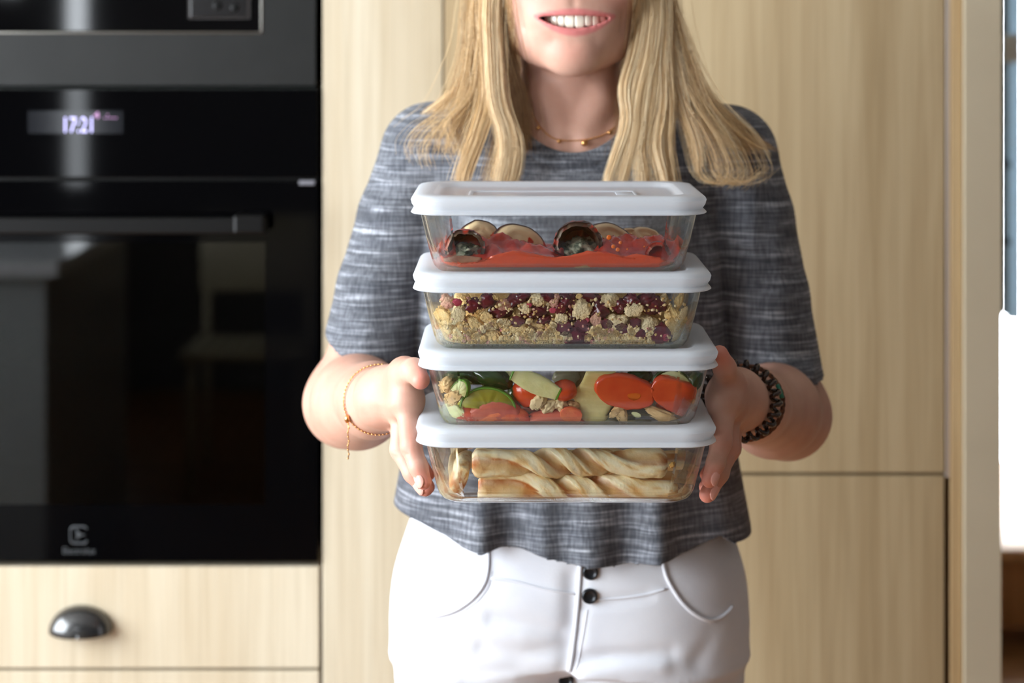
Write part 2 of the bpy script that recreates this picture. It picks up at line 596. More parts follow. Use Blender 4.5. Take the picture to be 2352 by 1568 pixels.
for py in (375, 552):
    p = P(2306, py, sy)
    v, f = blob((p.x, sy - 0.024, p.z), (0.009, 0.012, 0.011), amp=0.05, sub=2)
    link('knob', v, f, M['dark_metal'], r)
p = P(2318, 108, sy)
b = MB(); b.box(p.x - 0.018, p.x + 0.018, sy - 0.03, sy - 0.0125, p.z - 0.034, p.z + 0.028, 0.006); b.build('hinge', M['pale'], r)
# low round-edged wooden bench in front of the opening
M['bench'] = wood_mat('bench_wood', S(176, 126, 80), S(150, 102, 62), S(136, 90, 52), seed=5)
M['bench_top'] = wood_mat('bench_top_wood', S(214, 172, 126), S(190, 146, 100), S(176, 132, 88), seed=6)
by = 3.15
bz1 = P(0, 1262, by).z; bz0 = bz1 - 0.036
r = empty('wooden_bench', (1.35, by + 0.1, 0), 'low brown wooden bench with a pale rounded top beyond the wall end', 'bench')
b = MB(); b.box(0.86, 1.86, by, by + 0.22, bz0, bz1, 0.012); b.build('bench_top', M['bench_top'], r)
b = MB(); b.box(0.9, 1.82, by + 0.02, by + 0.2, 0.05, bz0 - 0.0005, 0.004); b.build('front_board', M['bench'], r)
for xx in (0.93, 1.74):
    b = MB(); b.box(xx, xx + 0.05, by + 0.03, by + 0.19, 0.0, 0.0495, 0.003); b.build('leg', M['bench'], r)

# ------------------------------------------------------------------ tall cabinets
D0 = YB + 0.022               # back of the door fronts, front of the carcasses
xs, xd0, xd1 = X(739), X(1019), X(2170)
zs, zdr1, zdr0 = Z(1089), Z(1299), Z(1535)
# housing around the oven and microwave: top to bottom, two drawers under the oven
xo0 = X(736) - 0.598
r = empty('oven_housing_cabinet', ((xo0 + xs) / 2, 1.1, 0), 'light oak cabinet housing the black oven, with a drawer below it', 'cabinet')
b = MB()
b.box(xo0 - 0.02, xo0 - 0.002, D0, 1.42, 0.0, 2.4)
b.box(X(741) + 0.0005, X(741) + 0.018, D0, 1.42, 0.0, 2.4)
b.box(xo0 - 0.002, X(741), 1.40, 1.42, 0.0, 2.4)
b.box(xo0 - 0.002, X(741), D0, 1.40, zdr1 - 0.022, zdr1 - 0.004)
b.box(xo0 - 0.002, X(741), D0, 1.40, 0.08, 0.10)
b.box(xo0 - 0.002, X(741), D0, 1.40, 1.845, 1.863)
b.build('carcass', M['wood3'], r, smooth=False)
def front(name, x0, x1, z0, z1, m, parent, y0=YB):
    b = MB(); b.box(x0, x1, y0, D0 - 0.0004, z0, z1, 0.0012)
    return b.build(name, m, parent, smooth=False)
dr = front('drawer', xo0, X(733), zdr0 + 0.0006, zdr1 - 0.001, M['wood'], r)
front('drawer', xo0, X(733), 0.11, Z(1541), M['wood'], r)
front('cabinet_door', xo0, X(733), 1.866, 2.4, M['wood'], r)
# cup pull
M['pull'] = mat('black_pull', S(26, 26, 27), 0.22, metal=0.0, spec=0.9, coat=0.4)
pc = C(187, 1446)
hw, hh, hd = 0.0395, 0.031, 0.026
rings = []
nA, nB = 25, 10
for i in range(nB + 1):
    t = i / nB * math.pi / 2
    rr = []
    for k in range(nA):
        a = math.pi * k / (nA - 1)
        rr.append((pc.x - math.cos(a) * hw * math.cos(t) ** 0.7, YB - 0.0003 - hd * math.sin(t) ** 0.8, pc.z + math.sin(a) * hh * math.cos(t) ** 0.85 - 0.004 * math.sin(t) ** 2))
    rings.append(rr)
b = MB(); b.rings(rings, cap0=False, cap1=False, closed=False)
o = b.build('handle', M['pull'], dr)
md = o.modifiers.new('thick', 'SOLIDIFY'); md.thickness = 0.002; md.offset = 0

r = empty('pantry_cabinet', ((xs + xd1) / 2, 1.1, 0), 'tall light oak pantry cabinet with big flat doors behind the person', 'cabinet')
b = MB()
b.box(X(741) + 0.019, X(741) + 0.037, D0, 1.42, 0, 2.4); b.box(xd1 - 0.018, xd1, D0, 1.42, 0, 2.4); b.box(X(741) + 0.037, xd1 - 0.018, 1.40, 1.42, 0, 2.4)
b.box(X(741) + 0.037, xd1 - 0.018, D0, 1.4, zs - 0.011, zs + 0.007); b.box(X(741) + 0.037, xd1 - 0.018, D0, 1.4, 0.08, 0.1); b.box(X(741) + 0.037, xd1 - 0.018, D0, 1.4, 2.38, 2.4)
b.box(xd0 - 0.012, xd0 + 0.006, D0, 1.4, 0.1, 2.38)
b.build('carcass', M['gap'], r, smooth=False)
front('filler_panel', X(741), xd0 - 0.0011, 0.1, 2.4, M['wood'], r)
front('door', xd0 + 0.0011, xd1, zs + 0.0018, 2.4, M['wood_shaded'], r)
front('door', xd0 + 0.0011, xd1 - 0.0005, 0.1, zs - 0.0018, M['wood_shaded'], r)
M['alu'] = mat('brushed_edge', S(196, 184, 172), 0.4, metal=0.3)
b = MB(); b.box(X(2173.5), X(2182), YB - 0.001, D0 - 0.002, zs - 0.004, 2.4, 0.0006); b.build('edge_profile', M['alu'], r)
b = MB(); b.box(X(2183), xp0 - 0.0012, YB - 0.003, 1.42, 0, 2.4, 0.001); b.build('side_panel', M['wood3'], r, smooth=False)
b = MB(); b.box(xd1 + 0.0006, X(2182.8), D0 + 0.001, 1.42, 0, 2.4); b.build('gap_board', M['gap'], r, smooth=False)

# ------------------------------------------------------------------ oven and microwave
M['blk'] = mat('black_glass', S(4, 4, 5), 0.04, spec=0.14)
M['blk_satin'] = mat('satin_black', S(13, 13, 13), 0.35, spec=0.2)
M['grey_steel'] = mat('dark_steel', S(27, 28, 27), 0.45, S(24, 25, 24), 30, metal=0.15, spec=0.35, bump=0.06, bscale=500)
M['steel'] = mat('steel_edge', S(150, 148, 142), 0.3, metal=0.9)
M['door_glass'] = thin_glass('oven_window_glass', (0.16, 0.19, 0.185, 1), 1.25)
M['cavity'] = mat('oven_enamel', S(66, 72, 68), 0.4)
M['rack'] = mat('rack_wire', S(150, 152, 140), 0.3, metal=0.8)
M['print'] = mat('grey_print', S(66, 70, 74), 0.6)
M['digits'] = mat('display_digits', S(200, 195, 255), 0.5, emit=S(205, 200, 255), estr=0.9)
M['digits2'] = mat('display_icons', S(200, 150, 200), 0.5, emit=S(190, 130, 190), estr=0.16)
M['lcd'] = mat('display_panel', S(20, 21, 25), 0.08, spec=0.3)

def text(name, s, p, size, m, parent, w=None, spacing=1.0, y=None):
    cu = bpy.data.curves.new(name, 'FONT')
    cu.body = s; cu.size = size; cu.align_x = 'CENTER'; cu.align_y = 'CENTER'; cu.extrude = 0.0002; cu.space_character = spacing; cu.resolution_u = 3
    t = bpy.data.objects.new(name, cu)
    COL.objects.link(t)
    t.rotation_euler = (math.pi / 2, 0, 0)
    bpy.context.view_layer.update()
    me = bpy.data.meshes.new_from_object(t.evaluated_get(bpy.context.evaluated_depsgraph_get()))
    bpy.data.objects.remove(t)
    co = np.empty(len(me.vertices) * 3, dtype=np.float32); me.vertices.foreach_get('co', co); co = co.reshape(-1, 3)
    sx = (w / max(1e-6, co[:, 0].max() - co[:, 0].min())) if w else 1.0
    q = np.stack([co[:, 0] * sx, -co[:, 2], co[:, 1]], 1)
    q = q + np.array(p, dtype=np.float32) - np.array(wloc(parent), dtype=np.float32)
    me.vertices.foreach_set('co', q.astype(np.float32).ravel()); me.materials.clear(); me.materials.append(m); me.update()
    o = bpy.data.objects.new(name, me); COL.objects.link(o); o.parent = parent
    return o

yo = YB - 0.004               # front of the oven glass
xo1 = X(731)
zt, zb = Z(203), Z(1290)
r = empty('oven', ((xo0 + xo1) / 2, 1.1, zb), 'black built-in oven with glass door and lit clock display', 'oven')
b = MB()
yd = yo + 0.02
xw0, xw1, zw0, zw1 = xo0 + (xo1 - X(610)), X(610), Z(1157), Z(556)
b.box(xo0 + 0.004, xw0 + 0.01, yd + 0.003, 1.36, zb + 0.004, zt); b.box(xw1 - 0.01, xo1 - 0.004, yd + 0.003, 1.36, zb + 0.004, zt)
b.box(xw0 + 0.01, xw1 - 0.01, yd + 0.003, 1.36, zb + 0.004, zw0 + 0.01); b.box(xw0 + 0.01, xw1 - 0.01, yd + 0.003, 1.36, zw1 - 0.01, zt); b.box(xw0 + 0.01, xw1 - 0.01, 1.33, 1.36, zw0 + 0.01, zw1 - 0.01)
b.build('cavity', M['cavity'], r, smooth=False)
b = MB(); b.box(xo0, xo1, yo, yd, Z(407), zt - 0.001, 0.001); cp = b.build('control_panel', M['blk'], r, smooth=False)
b = MB(); b.box(X(66), X(284), yo - 0.0006, yo - 0.0001, Z(306), Z(254)); b.build('display', M['lcd'], cp, smooth=False)
text('clock_digits', '17:21', (X(182), yo - 0.001, Z(288)), 0.028, M['digits'], cp, w=X(214) - X(150))
text('display_icons', '4 .:...', (X(244), yo - 0.001, Z(265)), 0.012, M['digits2'], cp, w=X(272) - X(218))
b = MB(); b.box(xo0, xo1, yo + 0.006, yd + 0.002, Z(414), Z(408)); b.build('vent_strip', M['blk_satin'], r, smooth=False)
b = MB(); b.box(X(688), X(724), yo - 0.001, yo + 0.005, Z(424), Z(414), 0.001); b.build('hinge_clip', mat('clip', S(120, 120, 128), 0.4), r, smooth=False)
dz1 = Z(416)
door = MB()
door.box(xo0, xw0, yo, yd, zb + 0.002, dz1, 0); door.box(xw1, xo1, yo, yd, zb + 0.002, dz1, 0)
door.box(xw0, xw1, yo, yd, zb + 0.002, zw0, 0.0); door.box(xw0, xw1, yo, yd, zw1, dz1, 0.0)
dr_o = door.build('oven_door', M['blk'], r, smooth=False)
b = MB(); b.box(xw0, xw1, yo + 0.0004, yo + 0.004, zw0, zw1); b.build('window_glass', M['door_glass'], dr_o, smooth=False)
b = MB()
hz0, hz1 = Z(530), Z(487)
b.box(xo0 + 0.06, X(622), yo - 0.042, yo - 0.026, hz0, hz1 - 0.003, 0.003)
b.box(X(548), X(618), yo - 0.044, yo, hz0 + 0.001, hz1, 0.003)
b.box(xo0 + 0.06, xo0 + 0.10, yo - 0.044, yo, hz0 + 0.001, hz1, 0.003)
b.build('handle', M['blk_satin'], dr_o, smooth=False)
# emblem: rounded square ring with a droplet shape, and the maker's name under it
lc = Vector((X(183), yo - 0.0004, Z(1226)))
b = MB()
def arc_pts(a0, a1, hwid, rad, n=6):
    out = []
    return out
hs, rc = 0.0105, 0.005
ring = []
for (sx_, sz_, a0) in ((1, 1, 0), (-1, 1, 90), (-1, -1, 180), (1, -1, 270)):
    for k in range(6):
        a = math.radians(a0 + 90 * k / 5)
        ring.append((lc.x + sx_ * (hs - rc) + rc * math.cos(a), lc.y, lc.z + sz_ * (hs - rc) + rc * math.sin(a)))
for seg in (ring[1:11], ring[13:23]):
    b.tube(seg, 0.0013, 6)
b.tube([ring[10], ring[11], ring[12], ring[13]], 0.0010, 6)
b.tube([(lc.x - 0.004, lc.y, lc.z + 0.008), (lc.x - 0.001, lc.y, lc.z), (lc.x - 0.004, lc.y, lc.z - 0.008)], 0.0009, 6)
v, f = blob((lc.x, lc.y, lc.z), (0.003, 0.0006, 0.0042), amp=0.0, sub=2); b.add(v, f)
b.tube([(lc.x + 0.003, lc.y, lc.z), (lc.x + 0.0085, lc.y, lc.z)], 0.0008, 6)
b.build('emblem', M['print'], dr_o)
text('maker_name', 'Electrolux', (X(183), yo - 0.0004, Z(1263)), 0.012, M['print'], dr_o, w=X(221) - X(146))
for py in (812, 1022):
    zz = C(0, py, 1.0).z
    b = MB()
    b.tube([(xw0 + 0.012, 0.9, zz), (xw1 - 0.012, 0.9, zz)], 0.003, 6)
    b.tube([(xw0 + 0.012, 1.28, zz), (xw1 - 0.012, 1.28, zz)], 0.003, 6)
    for k in range(22):
        xx = xw0 + 0.02 + (xw1 - xw0 - 0.04) * k / 21
        b.tube([(xx, 0.9, zz), (xx, 1.28, zz)], 0.0014, 5)
    b.build('oven_rack', M['rack'], r)
# microwave above
zm0, zm1 = Z(196), 1.84
xm1 = X(725)
r = empty('microwave', ((xo0 + xm1) / 2, 1.1, zm0), 'dark grey built-in microwave above the oven, with black glass door', 'microwave')
gx1, gz0 = X(598), Z(72)
b = MB()
b.box(gx1 + 0.004, xm1, yo, yd, zm0, zm1, 0); b.box(xo0, xo0 + 0.06, yo, yd, zm0, zm1, 0)
b.box(xo0 + 0.06, gx1 + 0.004, yo, yd, zm0, gz0 - 0.003, 0); b.box(xo0 + 0.06, gx1 + 0.004, yo, yd, zm1 - 0.06, zm1, 0)
b.build('frame', M['grey_steel'], r, smooth=False)
b = MB(); b.box(xo0 + 0.004, xm1 - 0.004, yd + 0.001, 1.3, zm0 + 0.001, zm1); b.build('body', M['blk_satin'], r, smooth=False)
b = MB(); b.box(xo0 + 0.061, gx1, yo + 0.003, yd - 0.001, gz0, zm1 - 0.061, 0.001); md_ = b.build('glass_door', mat('microwave_glass', S(4, 4, 5), 0.04, spec=0.4), r, smooth=False)
b = MB(); b.box(xo0 + 0.061, gx1 + 0.0035, yo - 0.001, yo + 0.004, gz0 - 0.0028, gz0 - 0.0006, 0.0006); b.box(gx1 + 0.0008, gx1 + 0.0035, yo - 0.001, yo + 0.004, gz0 - 0.0006, zm1 - 0.061, 0.0006)
b.build('steel_trim', M['steel'], r)
kx0, kx1, kz0 = X(438), X(570), Z(40)
b = MB(); b.box(kx0, kx1, yo + 0.0012, yo + 0.0029, kz0, kz0 + 0.12, 0.0008); kp = b.build('keypad', mat('keypad', S(24, 23, 24), 0.15, spec=0.8), r, smooth=False)
b = MB()
b.box(kx0 - 0.0028, kx0 - 0.0004, yo + 0.0008, yo + 0.0028, kz0 - 0.002, kz0 + 0.12); b.box(kx1 + 0.0004, kx1 + 0.0028, yo + 0.0008, yo + 0.0028, kz0 - 0.002, kz0 + 0.12); b.box(kx0, kx1, yo + 0.0008, yo + 0.0028, kz0 - 0.002, kz0 - 0.0004)
b.build('keypad_frame', mat('keypad_frame', S(60, 58, 58), 0.35, metal=0.5), kp, smooth=False)
for (px, py) in ((500, 14), (540, 18), (500, -20), (540, -20)):
    v, f = blob((X(px), yo + 0.0008, Z(py)), (0.006, 0.0006, 0.006), amp=0, sub=2)
    link('button', v, f, M['blk_satin'], kp)

# kitchen island with a pale worktop behind the camera's left (shows in the oven glass)
r = empty('kitchen_island', (-1.75, -2.3, 0), 'white kitchen island with pale worktop, mirrored in the black oven glass', 'island')
M['worktop'] = mat('pale_worktop', S(238, 240, 242), 0.12)
M['unit'] = mat('island_paint', S(190, 196, 196), 0.3)
b = MB(); b.box(-2.28, -1.16, -2.9, -1.75, 0.88, 0.92, 0.004); b.build('worktop', M['worktop'], r, smooth=False)
b = MB(); b.box(-2.26, -1.2, -2.86, -1.79, 0.0, 0.8795, 0.003); b.build('base_unit', M['unit'], r, smooth=False)
r = empty('dining_chair', (-0.86, -3.3, 0), 'pale wooden chair mirrored faintly in the black oven glass', 'chair')
M['chair'] = mat('chair_wood', S(196, 186, 160), 0.5)
b = MB(); b.box(-1.08, -0.66, -3.5, -3.1, 0.44, 0.47, 0.008); b.build('seat', M['chair'], r)
b = MB(); b.box(-1.07, -0.67, -3.5, -3.48, 0.62, 0.88, 0.008); b.build('backrest', M['chair'], r)
for xx in (-1.06, -0.71):
    for (yy, zz) in ((-3.49, 0.62), (-3.14, 0.4395)):
        b = MB(); b.tube([(xx + 0.015, yy, 0.0), (xx + 0.015, yy, zz - 0.0005 if zz < 0.5 else zz)], 0.015, 8); b.build('leg', M['chair'], r)
# ------------------------------------------------------------------ the person
HX = 0.0600                   # middle of the head
body = Field((-0.235, -0.03, 1.00), (0.375, 0.49, 1.715), 0.00185)
B = body
# head
B.ell((HX, .352, 1.602), (.073, .094, .092), 0)
B.ell((HX, .318, 1.556), (.063, .058, .085), .03)
B.ell((HX, .308, 1.518), (.0515, .046, .044), .025)
for s in (-1, 1):
    B.chain([((HX + s * .0475, .345, 1.522), .013), ((HX + s * .036, .310, 1.496), .0125), ((HX + s * .012, .281, 1.482), .0135)], .03)
    B.ell((HX + s * .038, .291, 1.543), (.023, .020, .021), .022)
    B.cone((HX + s * .075, .352, 1.578), (HX + s * .078, .360, 1.602), .010, .013, .006, sq=(2.2, 1, 1))       # ears
    B.ell((HX + s * .030, .272, 1.592), (.013, .010, .009), .008)                                              # closed-in eye area
B.ell((HX, .279, 1.4815), (.0175, .0155, .0165), .018)
B.chain([((HX, .268, 1.600), .008), ((HX, .250, 1.563), .0105)], .015)
for s in (-1, 1):
    B.ell((HX + s * .0115, .262, 1.557), (.008, .009, .007), .008)
B.ell((HX, .2775, 1.517), (.036, .016, .022), .02)             # muzzle over the teeth
# smile: lips, opening, folds
def arch(t):
    return .2590 + .0215 * t * t
MW = 0.0385
up, lo_ = [], []
for i in range(13):
    t = -1 + i / 6
    up.append(((HX + .0015 + MW * t, arch(t) + .0018, 1.5220 - .0036 * abs(t) ** 1.5), .0031 - .0022 * abs(t) ** 1.3))
    lo_.append(((HX + .0015 + MW * t, arch(t) + .0025, 1.5030 + .0152 * abs(t) ** 2.0), .0038 - .0028 * abs(t) ** 1.3))
B.chain(up, .004)
B.chain(lo_, .004)
def mouth_cut(X, Y, Z):
    t = (X - HX - .0015) / (MW - .0015)
    zu = 1.5188 - .0012 * np.abs(t) ** 2
    zl = 1.5068 + .0112 * np.abs(t) ** 2.2
    d = np.maximum(Z - zu, zl - Z)
    d = np.maximum(d, (np.abs(t) - 1) * .02)
    return np.maximum(d, Y - .305)
sl, X_, Y_, Z_ = B.block((HX - .045, .22, 1.49), (HX + .048, .31, 1.535))
B.D[sl] = np.maximum(B.D[sl], -mouth_cut(X_, Y_, Z_).astype(np.float32))
for s in (-1, 1):
    B.groove([(HX + s * .021, .262, 1.556), (HX + s * .034, .270, 1.540), (HX + .001 + s * .0435, .279, 1.523), (HX + s * .0425, .283, 1.508)], .0042, .0050)
    B.groove([(HX + s * .052, .292, 1.535), (HX + s * .053, .296, 1.515), (HX + s * .047, .296, 1.499)], -.0022, .007)
B.groove([(HX - .018, .266, 1.4945), (HX, .262, 1.4925), (HX + .018, .266, 1.4945)], .0018, .0075)
B.groove([(HX, .256, 1.538), (HX, .256, 1.529)], .0012, .004)
# neck, shoulders, chest
B.cone((HX, .352, 1.52), (HX + .001, .368, 1.40), .0455, .050, .012)
for s in (-1, 1):
    B.chain([((HX + s * .042, .358, 1.50), .012), ((HX + s * .028, .328, 1.435), .010), ((HX + s * .011, .313, 1.398), .007)], .016)
    B.chain([((HX + s * .012, .314, 1.392), .007), ((HX + s * .05, .327, 1.393), .007), ((HX + s * .10, .358, 1.395), .008)], .016)
    B.cone((HX + s * .03, .375, 1.425), (HX + s * .11, .375, 1.372), .030, .034, .03)
B.groove([(HX, .300, 1.392), (HX, .300, 1.382)], .003, .008)
B.cone((HX - .095, .375, 1.350), (HX + .098, .375, 1.350), .048, .048, .03)
B.ell((HX, .372, 1.24), (.140, .082, .20), .04)
B.ell((HX, .372, 1.08), (.135, .085, .16), .04)
# arms
def arm(sh, el, wr, upper=.038):
    sh, el, wr = Vector(sh), Vector(el), Vector(wr)
    B.cone(sh, el, upper, .0365, .02)
    B.ell(el, (.040, .040, .040), .02)
    mid = el.lerp(wr, .28)
    B.cone(el, mid, .040, .0425, .02)
    B.cone(mid, el.lerp(wr, .72), .0425, .032, .02)
    B.cone(el.lerp(wr, .72), wr, .032, .0255, .015, sq=(1.0, 1, .95))
    return el.lerp(wr, .5)
SHL, ELL, WRL = P(978, 355, .37), P(800, 925, .355), P(884, 916, .110)
SHR, ELR, WRR = P(1668, 360, .37), P(1806, 952, .355), P(1690, 918, .110)
arm(SHL, ELL, WRL)
arm(SHR, ELR, WRR)
# hands: palm, four fingers, thumb on the outside of the stack
def hand(wr, mcp, fingers, thumb, web):
    for m, r in mcp:
        B.cone(wr, m, .0195, r, .014)
    for (m0, r0), (m1, r1) in zip(mcp[:-1], mcp[1:]):
        B.cone(m0, m1, r0, r1, .010)
    for f in fingers:
        B.chain(f, .0035)
    B.chain(thumb[:2], .014)
    B.chain(thumb[1:], .004)
    B.cone(*web, .016)
def pr(px, py, y, r):
    return (P(px, py, y), r)
L_m = [pr(936, 926, .056, .0118), pr(926, 934, .078, .0118), pr(920, 940, .098, .0112), pr(918, 944, .116, .0100)]
L_f = [[pr(936, 926, .056, .0108), pr(944, 1025, .036, .0092), pr(961, 1072, .029, .0080), pr(974, 1107, .026, .0066)],
       [pr(926, 934, .078, .0108), pr(921, 1032, .062, .0095), pr(948, 1086, .052, .0082), pr(977, 1122, .047, .0068)],
       [pr(920, 940, .098, .0105), pr(922, 1030, .092, .0090), pr(956, 1083, .082, .0078), pr(982, 1118, .077, .0066)],
       [pr(918, 944, .116, .0090), pr(930, 1015, .114, .0078), pr(960, 1058, .106, .0068), pr(984, 1090, .100, .0058)]]
L_t = [pr(898, 886, .098, .0165), pr(929, 856, .062, .0130), pr(950, 850, .034, .0102), pr(966, 873, .012, .0080)]
hand(WRL, L_m, L_f, L_t, (P(930, 868, .064), P(934, 905, .058), .010, .010))
R_m = [pr(1662, 926, .054, .0118), pr(1674, 936, .076, .0118), pr(1682, 944, .098, .0112), pr(1686, 950, .116, .0100)]
R_f = [[pr(1662, 926, .054, .0108), pr(1656, 1015, .034, .0092), pr(1644, 1063, .027, .0080), pr(1629, 1102, .024, .0068)],
       [pr(1674, 936, .076, .0108), pr(1671, 1026, .060, .0095), pr(1652, 1087, .050, .0082), pr(1624, 1136, .044, .0070)],
       [pr(1682, 944, .098, .0105), pr(1678, 1030, .092, .0090), pr(1652, 1083, .082, .0078), pr(1622, 1118, .077, .0066)],
       [pr(1686, 950, .116, .0090), pr(1670, 1015, .114, .0078), pr(1646, 1058, .106, .0068), pr(1622, 1090, .100, .0058)]]
R_t = [pr(1696, 905, .100, .0165), pr(1677, 880, .066, .0128), pr(1664, 844, .042, .0098), pr(1653, 812, .034, .0074)]
hand(WRR, R_m, R_f, R_t, (P(1670, 890, .064), P(1664, 915, .056), .009, .010))
# tendons and knuckle creases
for wr, mm in ((WRL, L_m), (WRR, R_m)):
    for m, _ in mm[:3]:
        off = Vector((-.011 if wr is WRL else .011, -.006, 0))
        B.groove([Vector(wr).lerp(m, .35) + off * 1.3, Vector(m) + off], -.0014, .004)
for ff, sx in ((L_f, -1), (R_f, 1)):
    for f in ff[:2]:
        q = Vector(f[1][0]); r0 = f[1][1]
        for dz in (-.0045, 0, .0045):
            B.groove([q + Vector((sx * r0 * .9, -r0 * .7, dz)), q + Vector((sx * r0 * .2, -r0 * 1.05, dz))], .0009, .0016)
VB, QB = B.surface()
# regions of the skin that really differ in colour
def seg_dist(V, pts):
    best = np.full(len(V), 9.0)
    for (a, ra), (b, rb) in zip(pts[:-1], pts[1:]):
        a = np.array(a); b = np.array(b); ba = b - a
        t = np.clip(((V - a) @ ba) / (ba @ ba), 0, 1)
        best = np.minimum(best, np.linalg.norm(V - a - t[:, None] * ba, axis=1) - (ra + (rb - ra) * t))
    return best
def flat2(c_): return [((a[0], 0, a[2]), r_) for a, r_ in c_]
VF = VB * np.array((1, 0, 1))
dl = np.minimum(seg_dist(VF, flat2(up)), seg_dist(VF, flat2(lo_)))
lip = np.clip(1.0 - (dl + .0002) / .0018, 0, 1) * (VB[:, 1] < .30)
inner = ((VB[:, 1] > .2655 + .0215 * ((VB[:, 0] - HX) / MW) ** 2) & (VB[:, 1] < .31) & (np.abs(VB[:, 0] - HX) < .042) & (VB[:, 2] > 1.5035) & (VB[:, 2] < 1.5215) & (dl > -.0015) &
         (mouth_cut(VB[:, 0], VB[:, 1], VB[:, 2]) < .0012)).astype(float)
blush = np.zeros(len(VB))
for f in L_f + R_f + [L_t, R_t]:
    p = np.array(f[-1][0])
    blush = np.maximum(blush, np.exp(-(np.linalg.norm(VB - p, axis=1) / .013) ** 2))
    p = np.array(f[1][0])
    blush = np.maximum(blush, .45 * np.exp(-(np.linalg.norm(VB - p, axis=1) / .012) ** 2))
for s in (-1, 1):
    blush = np.maximum(blush, .45 * np.exp(-(np.linalg.norm(VB - np.array((HX + s * .038, .275, 1.543)), axis=1) / .02) ** 2))
blush = np.maximum(blush, .35 * np.exp(-(np.linalg.norm(VB - np.array((HX, .262, 1.484)), axis=1) / .012) ** 2))
M['skin'] = mat('skin', S(203, 160, 141), 0.5, S(190, 145, 126), 26, detail=5, bump=0.12, bscale=420, bdist=0.001, spec=0.4, sss=0.12, ssss=0.006,
                masks=(('blush', S(226, 128, 112), 0.75), ('lip', S(204, 104, 108), 0.75), ('inner', S(40, 8, 8), 1.0)))
person = link('person', VB, QB, M['skin'], origin=(HX, .36, 0.0))
attr(person, 'lip', lip); attr(person, 'inner', inner); attr(person, 'blush', blush)
tag(person, 'smiling long-haired blonde person in grey t-shirt holding a stack of glass food containers', 'person')
bvh_body = BVHTree.FromPolygons(VB.tolist(), QB.tolist())

# teeth
M['tooth'] = mat('tooth_enamel', S(244, 238, 220), 0.18, spec=0.6, sss=0.1, ssss=0.002)
tx = [-.0262, -.0205, -.0142, -.0074, .0018 - .0005, .0104, .0178, .0236, .0284]
for i, (cx, wd, zb_, dep) in enumerate([(-.0258, .0064, 1.5118, .001), (-.0194, .0072, 1.5092, 0), (-.0126, .0072, 1.5076, 0), (-.0046, .0092, 1.5066, 0), (.0046, .0094, 1.5066, 0), (.0127, .0073, 1.5084, 0),
                                         (.0197, .0072, 1.5082, 0), (.0262, .0064, 1.5118, .001), (.0318, .0056, 1.5140, .002)]):
    t = cx / MW
    yy = arch(t) + .0062 + dep
    zt_ = 1.5225
    v, f = ico(3)
    ang = math.atan2(2 * .0215 * t / MW, 1)
    R = Matrix.Rotation(ang, 3, 'Z')
    out = []
    for q in v:
        qq = Vector([math.copysign(abs(a) ** .48, a) for a in q])
        tp = 1 - .10 * (qq.z > 0) * qq.z
        out.append(Vector((HX + .0015 + cx, yy, (zt_ + zb_) / 2)) + R @ Vector((qq.x * wd / 2 * 1.07 * tp, qq.y * .0030, qq.z * (zt_ - zb_) / 2)))
    link('tooth', out, f, M['tooth'], person)

# fingernails
M['nail'] = mat('fingernail', S(236, 176, 162), 0.2, spec=0.6)
def nail(p, axis, out, w=.0058, l=.0072):
    axis = Vector(axis).normalized(); out = Vector(out); out = (out - axis * out.dot(axis)).normalized(); side = axis.cross(out)
    v, f = ico(2)
    link('fingernail', [Vector(p) + axis * q.x * l + side * math.copysign(abs(q.y) ** .8, q.y) * w + out * (q.z * .0009 - abs(q.y) ** 2 * .0022) for q in v], f, M['nail'], person)
def nail_on(f, out):
    a, b = Vector(f[-2][0]), Vector(f[-1][0])
    ax = b - a
    o = Vector(out); o = (o - ax * (o.dot(ax) / ax.dot(ax))).normalized()
    nail(a.lerp(b, .78) + o * (f[-1][1] * .98 + .0002), ax, o)
nail_on(L_f[0], (-.75, -.66, .2)); nail_on(R_f[0], (.8, -.6, .2)); nail_on(R_f[1], (.8, -.6, 0)); nail_on(L_f[1], (-.8, -.6, 0))

